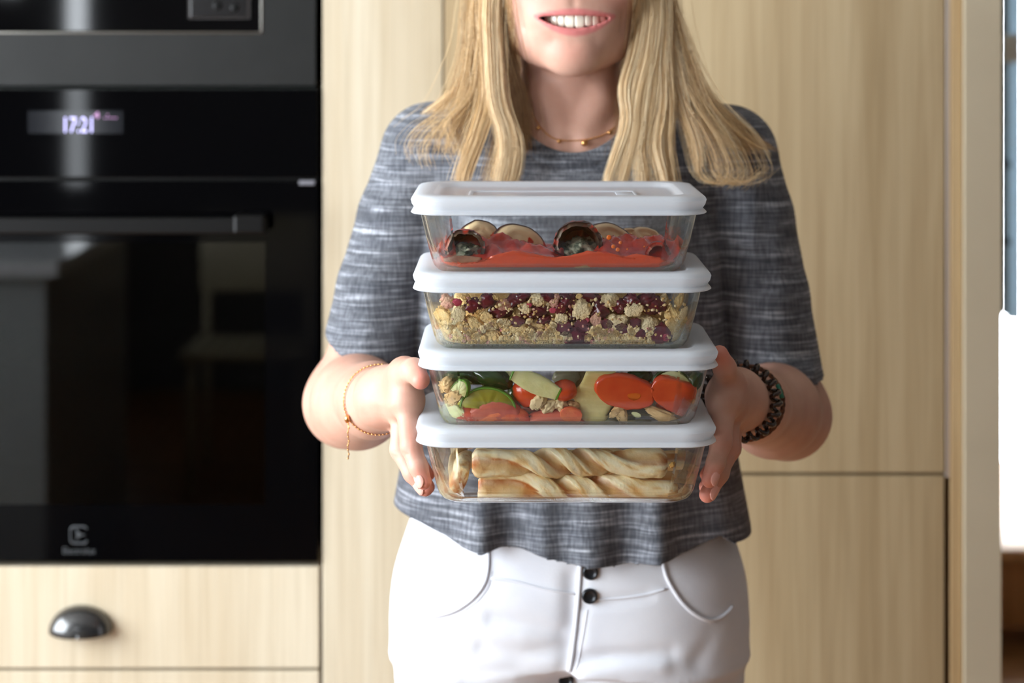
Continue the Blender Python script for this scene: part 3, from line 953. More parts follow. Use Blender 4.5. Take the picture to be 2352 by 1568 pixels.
# ------------------------------------------------------------------ t-shirt
shirt = Field((-.215, .20, .93), (.365, .51, 1.47), .0024)
T = shirt
zt_tab = [.93, 1.00, 1.06, 1.12, 1.20, 1.28, 1.34, 1.39, 1.43]
a_tab = [.190, .185, .174, .165, .160, .157, .150, .120, .070]
b_tab = [.116, .113, .109, .104, .102, .100, .090, .072, .050]
c_tab = [.365, .366, .367, .368, .370, .370, .372, .375, .375]
cxT = .0595
def torso(X, Y, Z):
    a = np.interp(Z.ravel(), zt_tab, a_tab).reshape(Z.shape); b = np.interp(Z.ravel(), zt_tab, b_tab).reshape(Z.shape); c = np.interp(Z.ravel(), zt_tab, c_tab).reshape(Z.shape)
    u = (X - cxT) / a
    # hem flutes, deeper towards the hem; the front only
    k = np.clip((1.13 - Z) / .15, 0, 1)
    fl = 0
    for (x0, amp, w) in ((-.032, .022, .018), (-.002, -.007, .016), (.030, .012, .016), (.075, .016, .024), (.112, -.006, .016), (.142, .020, .018), (-.070, .004, .026), (.190, -.006, .016)):
        fl = fl + amp * np.exp(-((X - x0) / w) ** 2)
    # soft vertical folds by the arms on the chest
    k2 = np.clip((1.36 - Z) / .08, 0, 1) * np.clip((Z - 1.05) / .08, 0, 1)
    f2 = .005 * np.exp(-((X - (-.075)) / .010) ** 2) - .006 * np.exp(-((X - (-.055)) / .010) ** 2) + .006 * np.exp(-((X - .205) / .011) ** 2) - .008 * np.exp(-((X - .185) / .010) ** 2) + .004 * np.exp(-((X - .172) / .008) ** 2)
    bb = b + (fl * k + f2 * k2) * (Y < c) + 0.010 * np.exp(-((Z - 1.27) / .05) ** 2) * (np.exp(-((X - cxT - .06) / .04) ** 2) + np.exp(-((X - cxT + .06) / .04) ** 2)) * (Y < c)
    v = (Y - c) / bb
    q = (np.abs(u) ** 2.6 + np.abs(v) ** 2.6) ** (1 / 2.6)
    return (q - 1) * np.minimum(a, bb) * .85
T.union(torso, (-.15, .20, .93), (.27, .51, 1.44), 0)
SL = [(P(992, 352, .372), .052), (P(930, 500, .362), .0480), (P(876, 660, .350), .0450), (P(836, 852, .335), .0480)]
SR = [(P(1668, 358, .372), .052), (P(1716, 500, .364), .0475), (P(1756, 680, .352), .0450), (P(1790, 905, .338), .0475)]
for s, A in ((-1, SL), (1, SR)):
    T.cone((HX + s * .045, .378, 1.402), A[0][0], .043, A[0][1], .03)
    T.chain(A, .006)
# sleeve folds
def Pn(px, py, y): return P(px, py, y)
T.groove([Pn(975, 430, .30), Pn(955, 560, .29), Pn(905, 700, .285)], .004, .012)
T.groove([Pn(900, 560, .292), Pn(880, 680, .288), Pn(905, 790, .285)], .0035, .010)
T.groove([Pn(855, 560, .295), Pn(845, 700, .288), Pn(830, 800, .282)], -.003, .012)
T.groove([Pn(935, 640, .29), Pn(930, 760, .285), Pn(920, 840, .285)], -.003, .010)
T.groove([Pn(1745, 430, .305), Pn(1730, 560, .30), Pn(1712, 700, .295)], -.004, .011)
T.groove([Pn(1770, 480, .308), Pn(1768, 600, .30), Pn(1735, 720, .294)], .005, .011)
T.groove([Pn(1705, 470, .30), Pn(1702, 600, .30), Pn(1700, 760, .295)], .005, .009)
T.groove([Pn(1700, 830, .290), Pn(1780, 790, .288), Pn(1850, 810, .30)], .006, .010)
T.groove([Pn(1720, 850, .290), Pn(1790, 830, .286), Pn(1865, 860, .30)], -.005, .010)
NX, NZ, NA, NBz = HX + .001, 1.4385, .0585, .0555
def neck_q(X, Y, Z):
    zc = NZ + np.clip((Y - .36) / .05, 0, 1) * .028
    return np.sqrt(((X - NX) / NA) ** 2 + ((Z - zc) / NBz) ** 2)
sl, X_, Y_, Z_ = T.block((NX - .12, .2, 1.33), (NX + .12, .5, 1.47))
q = neck_q(X_, Y_, Z_)
T.D[sl] -= (.0018 * np.clip((1.27 - q) / .06, 0, 1)).astype(np.float32)
T.D[sl] += (.0012 * np.exp(-((q - 1.29) / .035) ** 2)).astype(np.float32)
VT, QT = T.surface()
hem_px = np.array([860, 888, 960, 1020, 1060, 1110, 1150, 1200, 1300, 1360, 1420, 1480, 1540, 1600, 1668, 1676, 1700, 1720, 1740], dtype=float)
hem_py = np.array([1212, 1213, 1226, 1246, 1266, 1275, 1266, 1269, 1295, 1303, 1306, 1300, 1293, 1278, 1256, 1262, 1279, 1281, 1281], dtype=float)
hem_x = (hem_px - CX) / 2370.0
hem_z = CZ - (hem_py - HY) / 2378.0
Lc0, Lc1 = np.array(SL[2][0]), np.array(SL[3][0]); Rc0, Rc1 = np.array(SR[2][0]), np.array(SR[3][0])
def cuffplane(V, c0, c1, px0, py0, px1, py1, y):
    a = np.array(P(px0, py0, y)); b = np.array(P(px1, py1, y))
    e = b - a
    n = np.array((-e[2], 0, e[0])); n = n / np.linalg.norm(n)
    if n[2] < 0: n = -n
    n = n + np.array((0, -.25, 0)); n /= np.linalg.norm(n)
    return (V - a) @ n
def near_axis(V, A):
    return seg_dist(V, A)
def g_shirt(V):
    hem = V[:, 2] - np.interp(V[:, 0], hem_x, hem_z)
    gl = cuffplane(V, Lc0, Lc1, 735, 792, 880, 850, .30)
    gr = cuffplane(V, Rc0, Rc1, 1720, 862, 1893, 889, .30)
    dL, dR = near_axis(V, SL), near_axis(V, SR)
    g = hem.copy()
    # which surface a vertex belongs to: sleeve or torso
    tor = torso_v(V)
    isL = (dL < tor) & (V[:, 0] < cxT); isR = (dR < tor) & (V[:, 0] > cxT)
    g = np.where(isL, gl, np.where(isR, gr, g))
    g = np.minimum(g, .06)
    hole = (neck_q(V[:, 0], V[:, 1], V[:, 2]) - 1) * .055
    return np.where(V[:, 2] > 1.34, np.minimum(g, hole), g)
def torso_v(V):
    out = np.empty(len(V))
    a = np.interp(V[:, 2], zt_tab, a_tab); b = np.interp(V[:, 2], zt_tab, b_tab); c = np.interp(V[:, 2], zt_tab, c_tab)
    q = (np.abs((V[:, 0] - cxT) / a) ** 2.6 + np.abs((V[:, 1] - c) / b) ** 2.6) ** (1 / 2.6)
    return (q - 1) * np.minimum(a, b) * .85
VT, QT = trim(VT, QT, g_shirt)
M['shirt'] = None
def shirt_mat():
    m = bpy.data.materials.new('slub_jersey'); m.use_nodes = True
    N, L = nodes_of(m); b = N['Principled BSDF']
    b.inputs['Roughness'].default_value = 0.9; b.inputs['Specular IOR Level'].default_value = 0.15
    b.inputs['Sheen Weight'].default_value = 0.15
    tc = N.new('ShaderNodeTexCoord')
    def nz(st, scale, detail=2.0, dist=0.0):
        mp = N.new('ShaderNodeMapping'); mp.inputs['Scale'].default_value = st
        L.new(tc.outputs['Object'], mp.inputs['Vector'])
        n = N.new('ShaderNodeTexNoise'); n.inputs['Scale'].default_value = scale; n.inputs['Detail'].default_value = detail; n.inputs['Distortion'].default_value = dist
        L.new(mp.outputs[0], n.inputs['Vector']); return n.outputs['Fac']
    a = nz((.05, .05, 1), 330, 2.0, .3)       # slub streaks running round the body
    c = nz((1, 1, .10), 420, 2.0)               # fine upright wales
    e = nz((.12, .12, 1), 90, 3.0)
    r = N.new('ShaderNodeValToRGB')
    r.color_ramp.elements[0].position = .38; r.color_ramp.elements[0].color = S(98, 101, 107)
    r.color_ramp.elements[1].position = .72; r.color_ramp.elements[1].color = S(180, 184, 191)
    x = r.color_ramp.elements.new(.54); x.color = S(122, 125, 132)
    L.new(a, r.inputs['Fac'])
    r2 = N.new('ShaderNodeValToRGB'); r2.color_ramp.elements[0].position = .36; r2.color_ramp.elements[1].position = .62
    r2.color_ramp.elements[0].color = (.48, .48, .5, 1)
    L.new(c, r2.inputs['Fac'])
    r3 = N.new('ShaderNodeValToRGB'); r3.color_ramp.elements[0].position = .35; r3.color_ramp.elements[1].position = .65; r3.color_ramp.elements[0].color = (.66, .67, .7, 1)
    L.new(e, r3.inputs['Fac'])
    m1 = N.new('ShaderNodeMix'); m1.data_type = 'RGBA'; m1.blend_type = 'MULTIPLY'; m1.inputs['Factor'].default_value = .8
    L.new(r.outputs[0], m1.inputs['A']); L.new(r2.outputs[0], m1.inputs['B'])
    m2 = N.new('ShaderNodeMix'); m2.data_type = 'RGBA'; m2.blend_type = 'MULTIPLY'; m2.inputs['Factor'].default_value = .8
    L.new(m1.outputs['Result'], m2.inputs['A']); L.new(r3.outputs[0], m2.inputs['B'])
    L.new(m2.outputs['Result'], b.inputs['Base Color'])
    bu = N.new('ShaderNodeBump'); bu.inputs['Strength'].default_value = .4; bu.inputs['Distance'].default_value = .0015
    L.new(a, bu.inputs['Height']); L.new(bu.outputs[0], b.inputs['Normal'])
    return m
M['shirt'] = shirt_mat()
ts = link('t_shirt', VT, QT, M['shirt'], person)
md = ts.modifiers.new('cloth', 'SOLIDIFY'); md.thickness = 0.0016; md.offset = -1
bvh_shirt = BVHTree.FromPolygons(VT.tolist(), QT.tolist())

# ------------------------------------------------------------------ trousers
tr = Field((-.14, .225, .02), (.26, .50, 1.09), .0032)
zz_tab = [.80, .86, .90, .95, 1.00, 1.05, 1.09]
ta = [.166, .171, .174, .171, .163, .150, .142]
tb = [.104, .110, .112, .112, .108, .100, .094]
tcx = .0590
def hips(X, Y, Z):
    a = np.interp(Z.ravel(), zz_tab, ta).reshape(Z.shape); b = np.interp(Z.ravel(), zz_tab, tb).reshape(Z.shape)
    q = (np.abs((X - tcx) / a) ** 2.4 + np.abs((Y - .372) / b) ** 2.4) ** (1 / 2.4)
    d = (q - 1) * np.minimum(a, b) * .85
    return np.maximum(d, .872 - Z)
tr.union(hips, (-.13, .23, .85), (.25, .5, 1.09), 0)
for s in (-1, 1):
    tr.chain([((tcx + s * .0800, .370, .915), .0870), ((tcx + s * .0830, .368, .80), .0885), ((tcx + s * .080, .372, .48), .064), ((tcx + s * .082, .385, .08), .052)], .045)
Yt = .262
def gp(pts, y=None): return [P(a, b_, y if y else Yt) for a, b_ in pts]
tr.groove(gp([(1318, 1330), (1316, 1440), (1306, 1530), (1300, 1600)]), .0035, .010)
tr.groove(gp([(1130, 1422), (1210, 1432), (1285, 1452)]), .0025, .008)
tr.groove(gp([(1110, 1492), (1200, 1502), (1295, 1490)]), .0035, .010)
tr.groove(gp([(1075, 1560), (1180, 1545), (1285, 1560)]), .004, .012)
tr.groove(gp([(1345, 1512), (1430, 1505), (1540, 1502)]), .0035, .008)
tr.groove(gp([(1345, 1390), (1420, 1378), (1490, 1368)]), .002, .006)
tr.groove(gp([(1330, 1555), (1420, 1535), (1520, 1530)]), -.003, .010)
tr.groove(gp([(1010, 1330), (1060, 1365)], .268), .002, .008)
tr.groove(gp([(1600, 1520), (1660, 1450)], .275), .002, .010)
# scooped front pockets: the facing sits back behind the curved edge
PKL = [(1122, 1265), (1121, 1305), (1112, 1340), (1088, 1372), (1056, 1396), (1020, 1410), (985, 1415)]
PKR = [(1522, 1290), (1530, 1322), (1545, 1352), (1566, 1382), (1590, 1405), (1616, 1420), (1640, 1423), (1664, 1412), (1682, 1392)]
VP, QP = tr.surface()
def g_tr(V): return np.minimum(1.072 - V[:, 2], V[:, 2] - .03)
VP, QP = trim(VP, QP, g_tr)
M['denim'] = mat('white_denim', S(224, 226, 232), 0.85, S(213, 216, 224), 14, bump=0.25, bscale=700, bdist=.0008, spec=0.2)
trousers = link('trousers', VP, QP, M['denim'], person)
bvh_tr = BVHTree.FromPolygons(VP.tolist(), QP.tolist())
M['thread'] = mat('seam_thread', S(214, 216, 224), 0.8)
def seam(name, pts, rad, m, parent, lift=.0004, flat=None, bv=None, n=6):
    out = []
    for q in spline([(a, b_, 0) for a, b_ in pts], 6):
        h, nn = rayhit(bv or bvh_tr, q[0], q[1])
        if h is not None:
            out.append(h + nn * (lift if nn.y < 0 else -lift))
    b = MB(); b.tube(out, rad, n, flat=flat)
    return b.build(name, m, parent)
for pk in (PKL, PKR):
    seam('pocket_edge', pk, .0022, M['denim'], trousers)
    seam('pocket_stitch', [(a + (8 if pk is PKR else 9), b_ + 7) for a, b_ in pk[1:-2]], .0005, M['thread'], trousers, lift=.0002)
seam('fly_edge', [(1333, 1296), (1330, 1350), (1324, 1420), (1316, 1490), (1308, 1540)], .0026, M['denim'], trousers)
seam('fly_stitch', [(1349, 1400), (1341, 1450), (1328, 1520), (1318, 1548)], .0005, M['thread'], trousers, lift=.0003)
seam('waistband_seam', [(1128, 1328), (1180, 1334), (1250, 1352), (1325, 1364)], .0013, M['denim'], trousers, lift=.0001)
seam('waistband_seam', [(1345, 1378), (1420, 1374), (1480, 1366), (1530, 1352)], .0013, M['denim'], trousers, lift=.0001)
M['button'] = mat('dark_button', S(40, 42, 46), 0.3, metal=0.5)
for (px, py) in ((1356, 1313), (1354, 1368), (1300, 1560)):
    h, nn = rayhit(bvh_tr, px, py)
    b = MB()
    ringp = lambda r_, o: [h + Vector((math.cos(2 * math.pi * k / 20) * r_, o, math.sin(2 * math.pi * k / 20) * r_)) for k in range(20)]
    b.rings([ringp(.0074, .001), ringp(.0078, -.0015), ringp(.0070, -.0034), ringp(.0055, -.0036), ringp(.005, -.0028), ringp(.002, -.0026)])
    b.build('button', M['button'], trousers)

# ------------------------------------------------------------------ jewellery
M['gold'] = mat('gold', S(226, 170, 110), 0.25, metal=1.0)
def chain_on(pts, bv, m, bead, step, name, parent, lift=.0008, extra=()):
    dense = spline([(a, b_, 0) for a, b_ in pts], 40)
    b = MB(); last = None; path = []
    for q in dense:
        h, nn = rayhit(bv, q[0], q[1])
        if h is None: continue
        h = h + Vector((0, -lift, 0))
        path.append(h)
        if last is None or (h - last).length > step:
            v, f = ico(1); b.add([h + p * bead for p in v], f); last = h
    b.tube(path[::4], bead * .45, 5)
    return b.build(name, m, parent), path
nk, path = chain_on([(1222, 262), (1238, 288), (1262, 312), (1290, 322), (1342, 321), (1385, 310), (1412, 292)], bvh_body, M['gold'], .0009, .0019, 'necklace', person)
def bead_at(px, py, r, name, parent, m, bv):
    h, nn = rayhit(bv, px, py)
    v, f = blob(h + Vector((0, -r * .8, 0)), (r, r * .7, r), amp=0, sub=2)
    link(name, v, f, m, parent)
bead_at(1342, 328, .0034, 'pendant', nk, M['gold'], bvh_body)
for q in ((1284, 324), (1400, 304), (1236, 294)):
    bead_at(q[0], q[1], .0021, 'bead', nk, M['gold'], bvh_body)
# wrist loops around the forearm axes
def wrist_ring(el, wr, t, r, tilt, n=60, sq=(1, 1)):
    el, wr = Vector(el), Vector(wr)
    c = el.lerp(wr, t); ax = (wr - el).normalized()
    u = ax.cross(Vector((0, 0, 1))).normalized(); w = u.cross(ax)
    ax2 = (ax + w * tilt[0] + u * tilt[1])
    return c, u, w, ax, [c + (u * math.cos(a) * sq[0] + w * math.sin(a) * sq[1]) * r + ax * (math.cos(a) * tilt[1] + math.sin(a) * tilt[0]) * r for a in [2 * math.pi * k / n for k in range(n)]]
c, u, w_, ax, ring = wrist_ring(ELL, WRL, .86, .0318, (.10, -.25))
b = MB(); b.tube(ring, .00055, 5, closed=True)
for k in range(0, 60):
    v, f = ico(1); b.add([ring[k] + p * .0011 for p in v], f)
br = b.build('bracelet', M['gold'], person)
br['label'] = 'thin gold chain bracelet with a small bead'
best = min(ring, key=lambda p: (p - P(848, 932, p.y)).length)
v, f = blob(best + Vector((-.001, -.002, 0)), (.0026, .0026, .004), amp=.05, sub=2); link('bead', v, f, M['gold'], br)
tail = [best + Vector((0, -.002, -.004 - .004 * k)) + Vector((.0006 * math.sin(k * 2), -.001, 0)) for k in range(9)]
b = MB(); b.tube(tail, .0005, 5)
for p in tail:
    v, f = ico(1); b.add([p + q * .0010 for q in v], f)
b.build('tail_chain', M['gold'], br)
M['spiral'] = mat('brown_plastic', S(46, 26, 18), 0.18, spec=0.6)
M['cord'] = mat('woven_cord', S(120, 74, 44), 0.8, S(60, 34, 20), 300)
c, u, w_, ax, ring = wrist_ring(ELR, WRR, .93, .0318, (.05, .25), 180)
coil = []
for k in range(180 * 3):
    i = k / 3
    a = 2 * math.pi * i / 180
    p0 = ring[int(i) % 180]
    rad = (p0 - c).normalized()
    ph = 2 * math.pi * i / 180 * 22
    coil.append(p0 + rad * .0042 * math.cos(ph) + ax * .0064 * math.sin(ph))
b = MB(); b.tube(coil, .0021, 8, closed=True)
ht = b.build('bracelet', M['spiral'], person); ht['label'] = 'dark brown plastic spiral hair tie worn on the wrist'
c, u, w_, ax, ring = wrist_ring(ELR, WRR, .83, .0335, (-.05, .25), 96)
b = MB()
for s in range(3):
    b.tube([p + (p - c).normalized() * .0011 * math.cos(2 * math.pi * (k / 8 + s / 3)) + ax * .0013 * math.sin(2 * math.pi * (k / 8 + s / 3)) for k, p in enumerate(ring)], .0013, 6, closed=True)
wb = b.build('bracelet', M['cord'], person); wb['label'] = 'thin brown braided cord bracelet'
front_i = min(range(96), key=lambda k: (ring[k] - P(1748, 915, ring[k].y)).length)
b = MB(); b.tube([ring[(front_i + k) % 96] + Vector((-.001, -.0015, 0)) for k in range(-3, 4)], .0024, 8)
b.build('bead', mat('green_bead', S(40, 120, 96), 0.3), wb)

# ------------------------------------------------------------------ hair
def at_any(Fd, p):
    ins = ((p >= Fd.lo) & (p <= Fd.lo + Fd.h * (Fd.n - 1))).all(1)
    d = Fd.at(p)
    return np.where(ins, d, .05)
guides = []   # points (px, py, y), strand count, spread at root / tip in metres
def G(pts, n, s0, s1, tone=0.5):  # low tone on inner and nape locks puts their shade into the colour
    guides.append((pts, n, s0, s1, tone))
top = (1318, -340, .355)
# left of the face
G([(1290, -350, .345), (1160, -190, .315), (1128, 0, .300), (1122, 130, .290), (1122, 230, .278), (1100, 310, .268), (1070, 395, .262), (1058, 450, .258)], 620, .012, .0042, .65)
G([(1295, -350, .335), (1160, -180, .300), (1130, 0, .292), (1132, 120, .286), (1140, 230, .276), (1166, 320, .268), (1156, 400, .262), (1146, 450, .258)], 520, .010, .0036, .8)
G([(1290, -350, .345), (1150, -190, .310), (1122, 0, .296), (1128, 130, .288), (1150, 240, .277), (1182, 325, .268), (1178, 400, .264), (1158, 445, .26)], 420, .010, .0036, .75)
G([(1285, -350, .365), (1145, -190, .335), (1106, 0, .312), (1098, 110, .302), (1070, 190, .300), (1020, 238, .310), (985, 262, .320)], 360, .012, .005, .45)
G([(1285, -350, .365), (1150, -190, .330), (1112, 0, .308), (1106, 130, .298), (1096, 230, .290), (1060, 300, .282), (1046, 355, .276)], 340, .012, .010, .4)
G([(1290, -350, .36), (1150, -190, .330), (1122, 0, .310), (1130, 150, .302), (1150, 250, .292), (1140, 330, .274), (1118, 408, .265), (1110, 450, .26)], 120, .010, .008, .3)
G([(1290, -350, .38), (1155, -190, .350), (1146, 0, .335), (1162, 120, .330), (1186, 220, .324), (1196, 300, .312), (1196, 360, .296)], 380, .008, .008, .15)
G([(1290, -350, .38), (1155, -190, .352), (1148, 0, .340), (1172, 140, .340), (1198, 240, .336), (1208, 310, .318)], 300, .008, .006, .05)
G([(1285, -350, .35), (1140, -190, .325), (1104, 0, .305), (1094, 120, .296), (1060, 250, .290), (1010, 300, .290), (985, 345, .288), (1000, 385, .282)], 130, .010, .016, .5)
G([(1285, -350, .35), (1140, -190, .325), (1108, 0, .302), (1102, 120, .293), (1080, 230, .286), (1030, 290, .282), (1060, 365, .276)], 110, .010, .012, .55)
# right of the face
G([(1345, -350, .345), (1450, -190, .312), (1472, 0, .296), (1460, 110, .288), (1436, 200, .280), (1440, 280, .272), (1404, 390, .262), (1390, 440, .258)], 360, .008, .0026, .85)
G([(1345, -350, .345), (1460, -190, .312), (1486, 0, .296), (1478, 120, .288), (1456, 220, .279), (1448, 310, .270), (1426, 400, .262), (1415, 445, .258)], 400, .010, .0036, .75)
G([(1345, -350, .345), (1465, -190, .312), (1498, 0, .298), (1494, 130, .290), (1484, 240, .280), (1466, 330, .270), (1474, 405, .262), (1472, 450, .258)], 420, .010, .0042, .75)
G([(1345, -350, .350), (1470, -190, .316), (1508, 0, .302), (1510, 130, .294), (1512, 240, .284), (1500, 330, .273), (1516, 405, .264), (1520, 450, .26)], 420, .012, .0042, .65)
G([(1345, -350, .350), (1475, -190, .320), (1518, 0, .306), (1526, 130, .297), (1534, 240, .286), (1530, 330, .275), (1542, 410, .266), (1548, 450, .262)], 400, .012, .0042, .55)
G([(1345, -350, .355), (1480, -190, .328), (1516, 0, .312), (1544, 130, .303), (1570, 240, .292), (1600, 330, .280), (1606, 400, .272)], 300, .010, .004, .6)
G([(1345, -350, .365), (1485, -190, .338), (1520, 0, .324), (1558, 110, .318), (1606, 210, .312), (1690, 288, .312), (1765, 345, .318)], 460, .012, .006, .3)
G([(1345, -350, .365), (1485, -190, .338), (1518, 0, .322), (1552, 110, .314), (1596, 220, .306), (1660, 300, .302), (1740, 350, .306)], 380, .012, .010, .15)
G([(1345, -350, .360), (1482, -190, .334), (1516, 0, .316), (1548, 120, .308), (1580, 230, .298), (1612, 340, .286), (1640, 410, .276), (1690, 420, .276), (1740, 385, .290)], 110, .010, .006, .5)
G([(1345, -350, .360), (1482, -190, .334), (1516, 0, .316), (1550, 120, .308), (1586, 230, .298), (1640, 320, .286), (1668, 400, .278), (1640, 432, .272)], 110, .010, .008, .45)
G([(1345, -350, .360), (1482, -190, .334), (1518, 0, .318), (1556, 130, .310), (1610, 240, .300), (1680, 320, .296), (1712, 400, .290), (1688, 436, .280)], 90, .012, .010, .4)
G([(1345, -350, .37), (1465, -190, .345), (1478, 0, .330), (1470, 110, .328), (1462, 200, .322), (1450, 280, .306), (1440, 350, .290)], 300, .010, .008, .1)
# back of the head and nape
for k in range(12):
    a = -1 + 2 * (k + .5) / 12
    xx = 1318 + a * 150
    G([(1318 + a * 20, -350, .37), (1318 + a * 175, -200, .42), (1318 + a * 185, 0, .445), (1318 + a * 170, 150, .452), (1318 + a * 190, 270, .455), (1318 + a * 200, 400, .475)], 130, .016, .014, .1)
tot = sum(g[1] for g in guides)
NP = 22
allp, allr, sizes, tones = [], [], [], []
for (pts, n, s0, s1, tone) in guides:
    w3 = [np.array(P(a, b_, y)) for a, b_, y in pts]
    sp = np.array(spline(w3, 8))
    L_ = np.concatenate([[0], np.cumsum(np.linalg.norm(np.diff(sp, axis=0), axis=1))])
    ncl = max(5, n // 30)
    cl = rng.normal(0, 1, (ncl, 3)); cl2 = rng.normal(0, 1, (ncl, 3)); cph = rng.uniform(0, 6.28, ncl)
    for s in range(n):
        ci = rng.integers(ncl)
        ln = L_[-1] * (1 - abs(rng.normal(0, .07)))
        tt = np.linspace(0, 1, NP)
        base = np.stack([np.interp(tt * ln, L_, sp[:, i]) for i in range(3)], 1)
        sprd = (s0 * .62 + (s1 - s0 * .62) * tt)[:, None]
        o = cl[ci] * (1 - tt)[:, None] + cl2[ci] * tt[:, None]
        o = o + rng.normal(0, .55 if s % 9 else 1.3, 3) * (1 - .25 * tt)[:, None]
        o = o + .12 * np.sin(tt[:, None] * 6 + cph[ci] + np.array([0, 1.5, 3])) + .06 * np.sin(tt[:, None] * 19 + rng.uniform(0, 6.28))
        p = base + o * sprd * np.array([1, .55, .25])
        allp.append(p)
        r_ = .00017 * (1 - .45 * tt ** 2)
        allr.append(r_)
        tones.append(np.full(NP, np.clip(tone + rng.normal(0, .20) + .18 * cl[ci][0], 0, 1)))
        sizes.append(NP)
PP = np.concatenate(allp)
for _ in range(12):            # lay the strands on the skin and the shirt
    d = np.minimum(at_any(shirt, PP), at_any(body, PP))
    m = d < .0035
    if not m.any(): break
    PP[m, 1] -= np.where(PP[m, 1] < .40, 1, -1) * (.0045 - d[m]).clip(.0008, .02) * .9
hc = bpy.data.hair_curves.new('hair')
hc.add_curves(sizes)
hc.attributes['position'].data.foreach_set('vector', (PP - np.array(wloc(person))).astype(np.float32).ravel())
ra = hc.attributes.get('radius') or hc.attributes.new('radius', 'FLOAT', 'POINT')
ra.data.foreach_set('value', np.concatenate(allr).astype(np.float32))
ta_ = hc.attributes.new('tone', 'FLOAT', 'POINT')
ta_.data.foreach_set('value', np.concatenate(tones).astype(np.float32))
hm = bpy.data.materials.new('blonde_hair'); hm.use_nodes = True
N, L = nodes_of(hm); pb = N['Principled BSDF']
an = N.new('ShaderNodeAttribute'); an.attribute_name = 'tone'
rp = N.new('ShaderNodeValToRGB')
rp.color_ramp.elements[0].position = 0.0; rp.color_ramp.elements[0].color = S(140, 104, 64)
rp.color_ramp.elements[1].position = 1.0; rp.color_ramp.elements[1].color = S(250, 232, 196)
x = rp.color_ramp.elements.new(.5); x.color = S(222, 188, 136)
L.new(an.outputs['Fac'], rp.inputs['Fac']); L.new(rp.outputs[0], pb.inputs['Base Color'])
pb.inputs['Roughness'].default_value = .42; pb.inputs['Specular IOR Level'].default_value = .45
hc.materials.append(hm)
hair = bpy.data.objects.new('hair', hc); COL.objects.link(hair); hair.parent = person
hair['kind'] = 'stuff'; hair['label'] = 'long straight blonde hair falling over the shoulders'
# ------------------------------------------------------------------ glass food containers with lids
def rr(cx, cy_, hw, hd, r, z, n=7):
    """rounded rectangle, counter-clockwise; n segments per corner, straight side after each corner"""
    out = []
    for (sx, sy, a0) in ((1, -1, -90), (1, 1, 0), (-1, 1, 90), (-1, -1, 180)):
        for k in range(n + 1):
            a = math.radians(a0 + 90 * k / n)
            out.append((cx + sx * (hw - r) + r * math.cos(a), cy_ + sy * (hd - r) + r * math.sin(a), z))
    return out
NC = 7
def straight(k):
    return k % (NC + 1) == NC

M['lid'] = bpy.data.materials.new('milky_lid'); M['lid'].use_nodes = True
N, L = nodes_of(M['lid'])
pb = N['Principled BSDF']
pb.inputs['Base Color'].default_value = S(232, 236, 241); pb.inputs['Roughness'].default_value = .28
pb.inputs['Subsurface Weight'].default_value = .0
tl = N.new('ShaderNodeBsdfTranslucent'); tl.inputs[0].default_value = S(236, 241, 246)
tp = N.new('ShaderNodeBsdfTransparent')
m1 = N.new('ShaderNodeMixShader'); m1.inputs[0].default_value = .55
m2 = N.new('ShaderNodeMixShader'); m2.inputs[0].default_value = .08
L.new(pb.outputs[0], m1.inputs[1]); L.new(tl.outputs[0], m1.inputs[2]); L.new(m1.outputs[0], m2.inputs[1]); L.new(tp.outputs[0], m2.inputs[2])
L.new(m2.outputs[0], N['Material Output'].inputs[0])
M['glass_flat'] = thin_glass('container_glass', (.99, .995, .992, 1), .6)
M['glass_edge'] = solid_glass('container_glass_edge', (.97, .985, .975, 1), .18)
M['white_print'] = mat('white_print', S(225, 228, 230), .5)

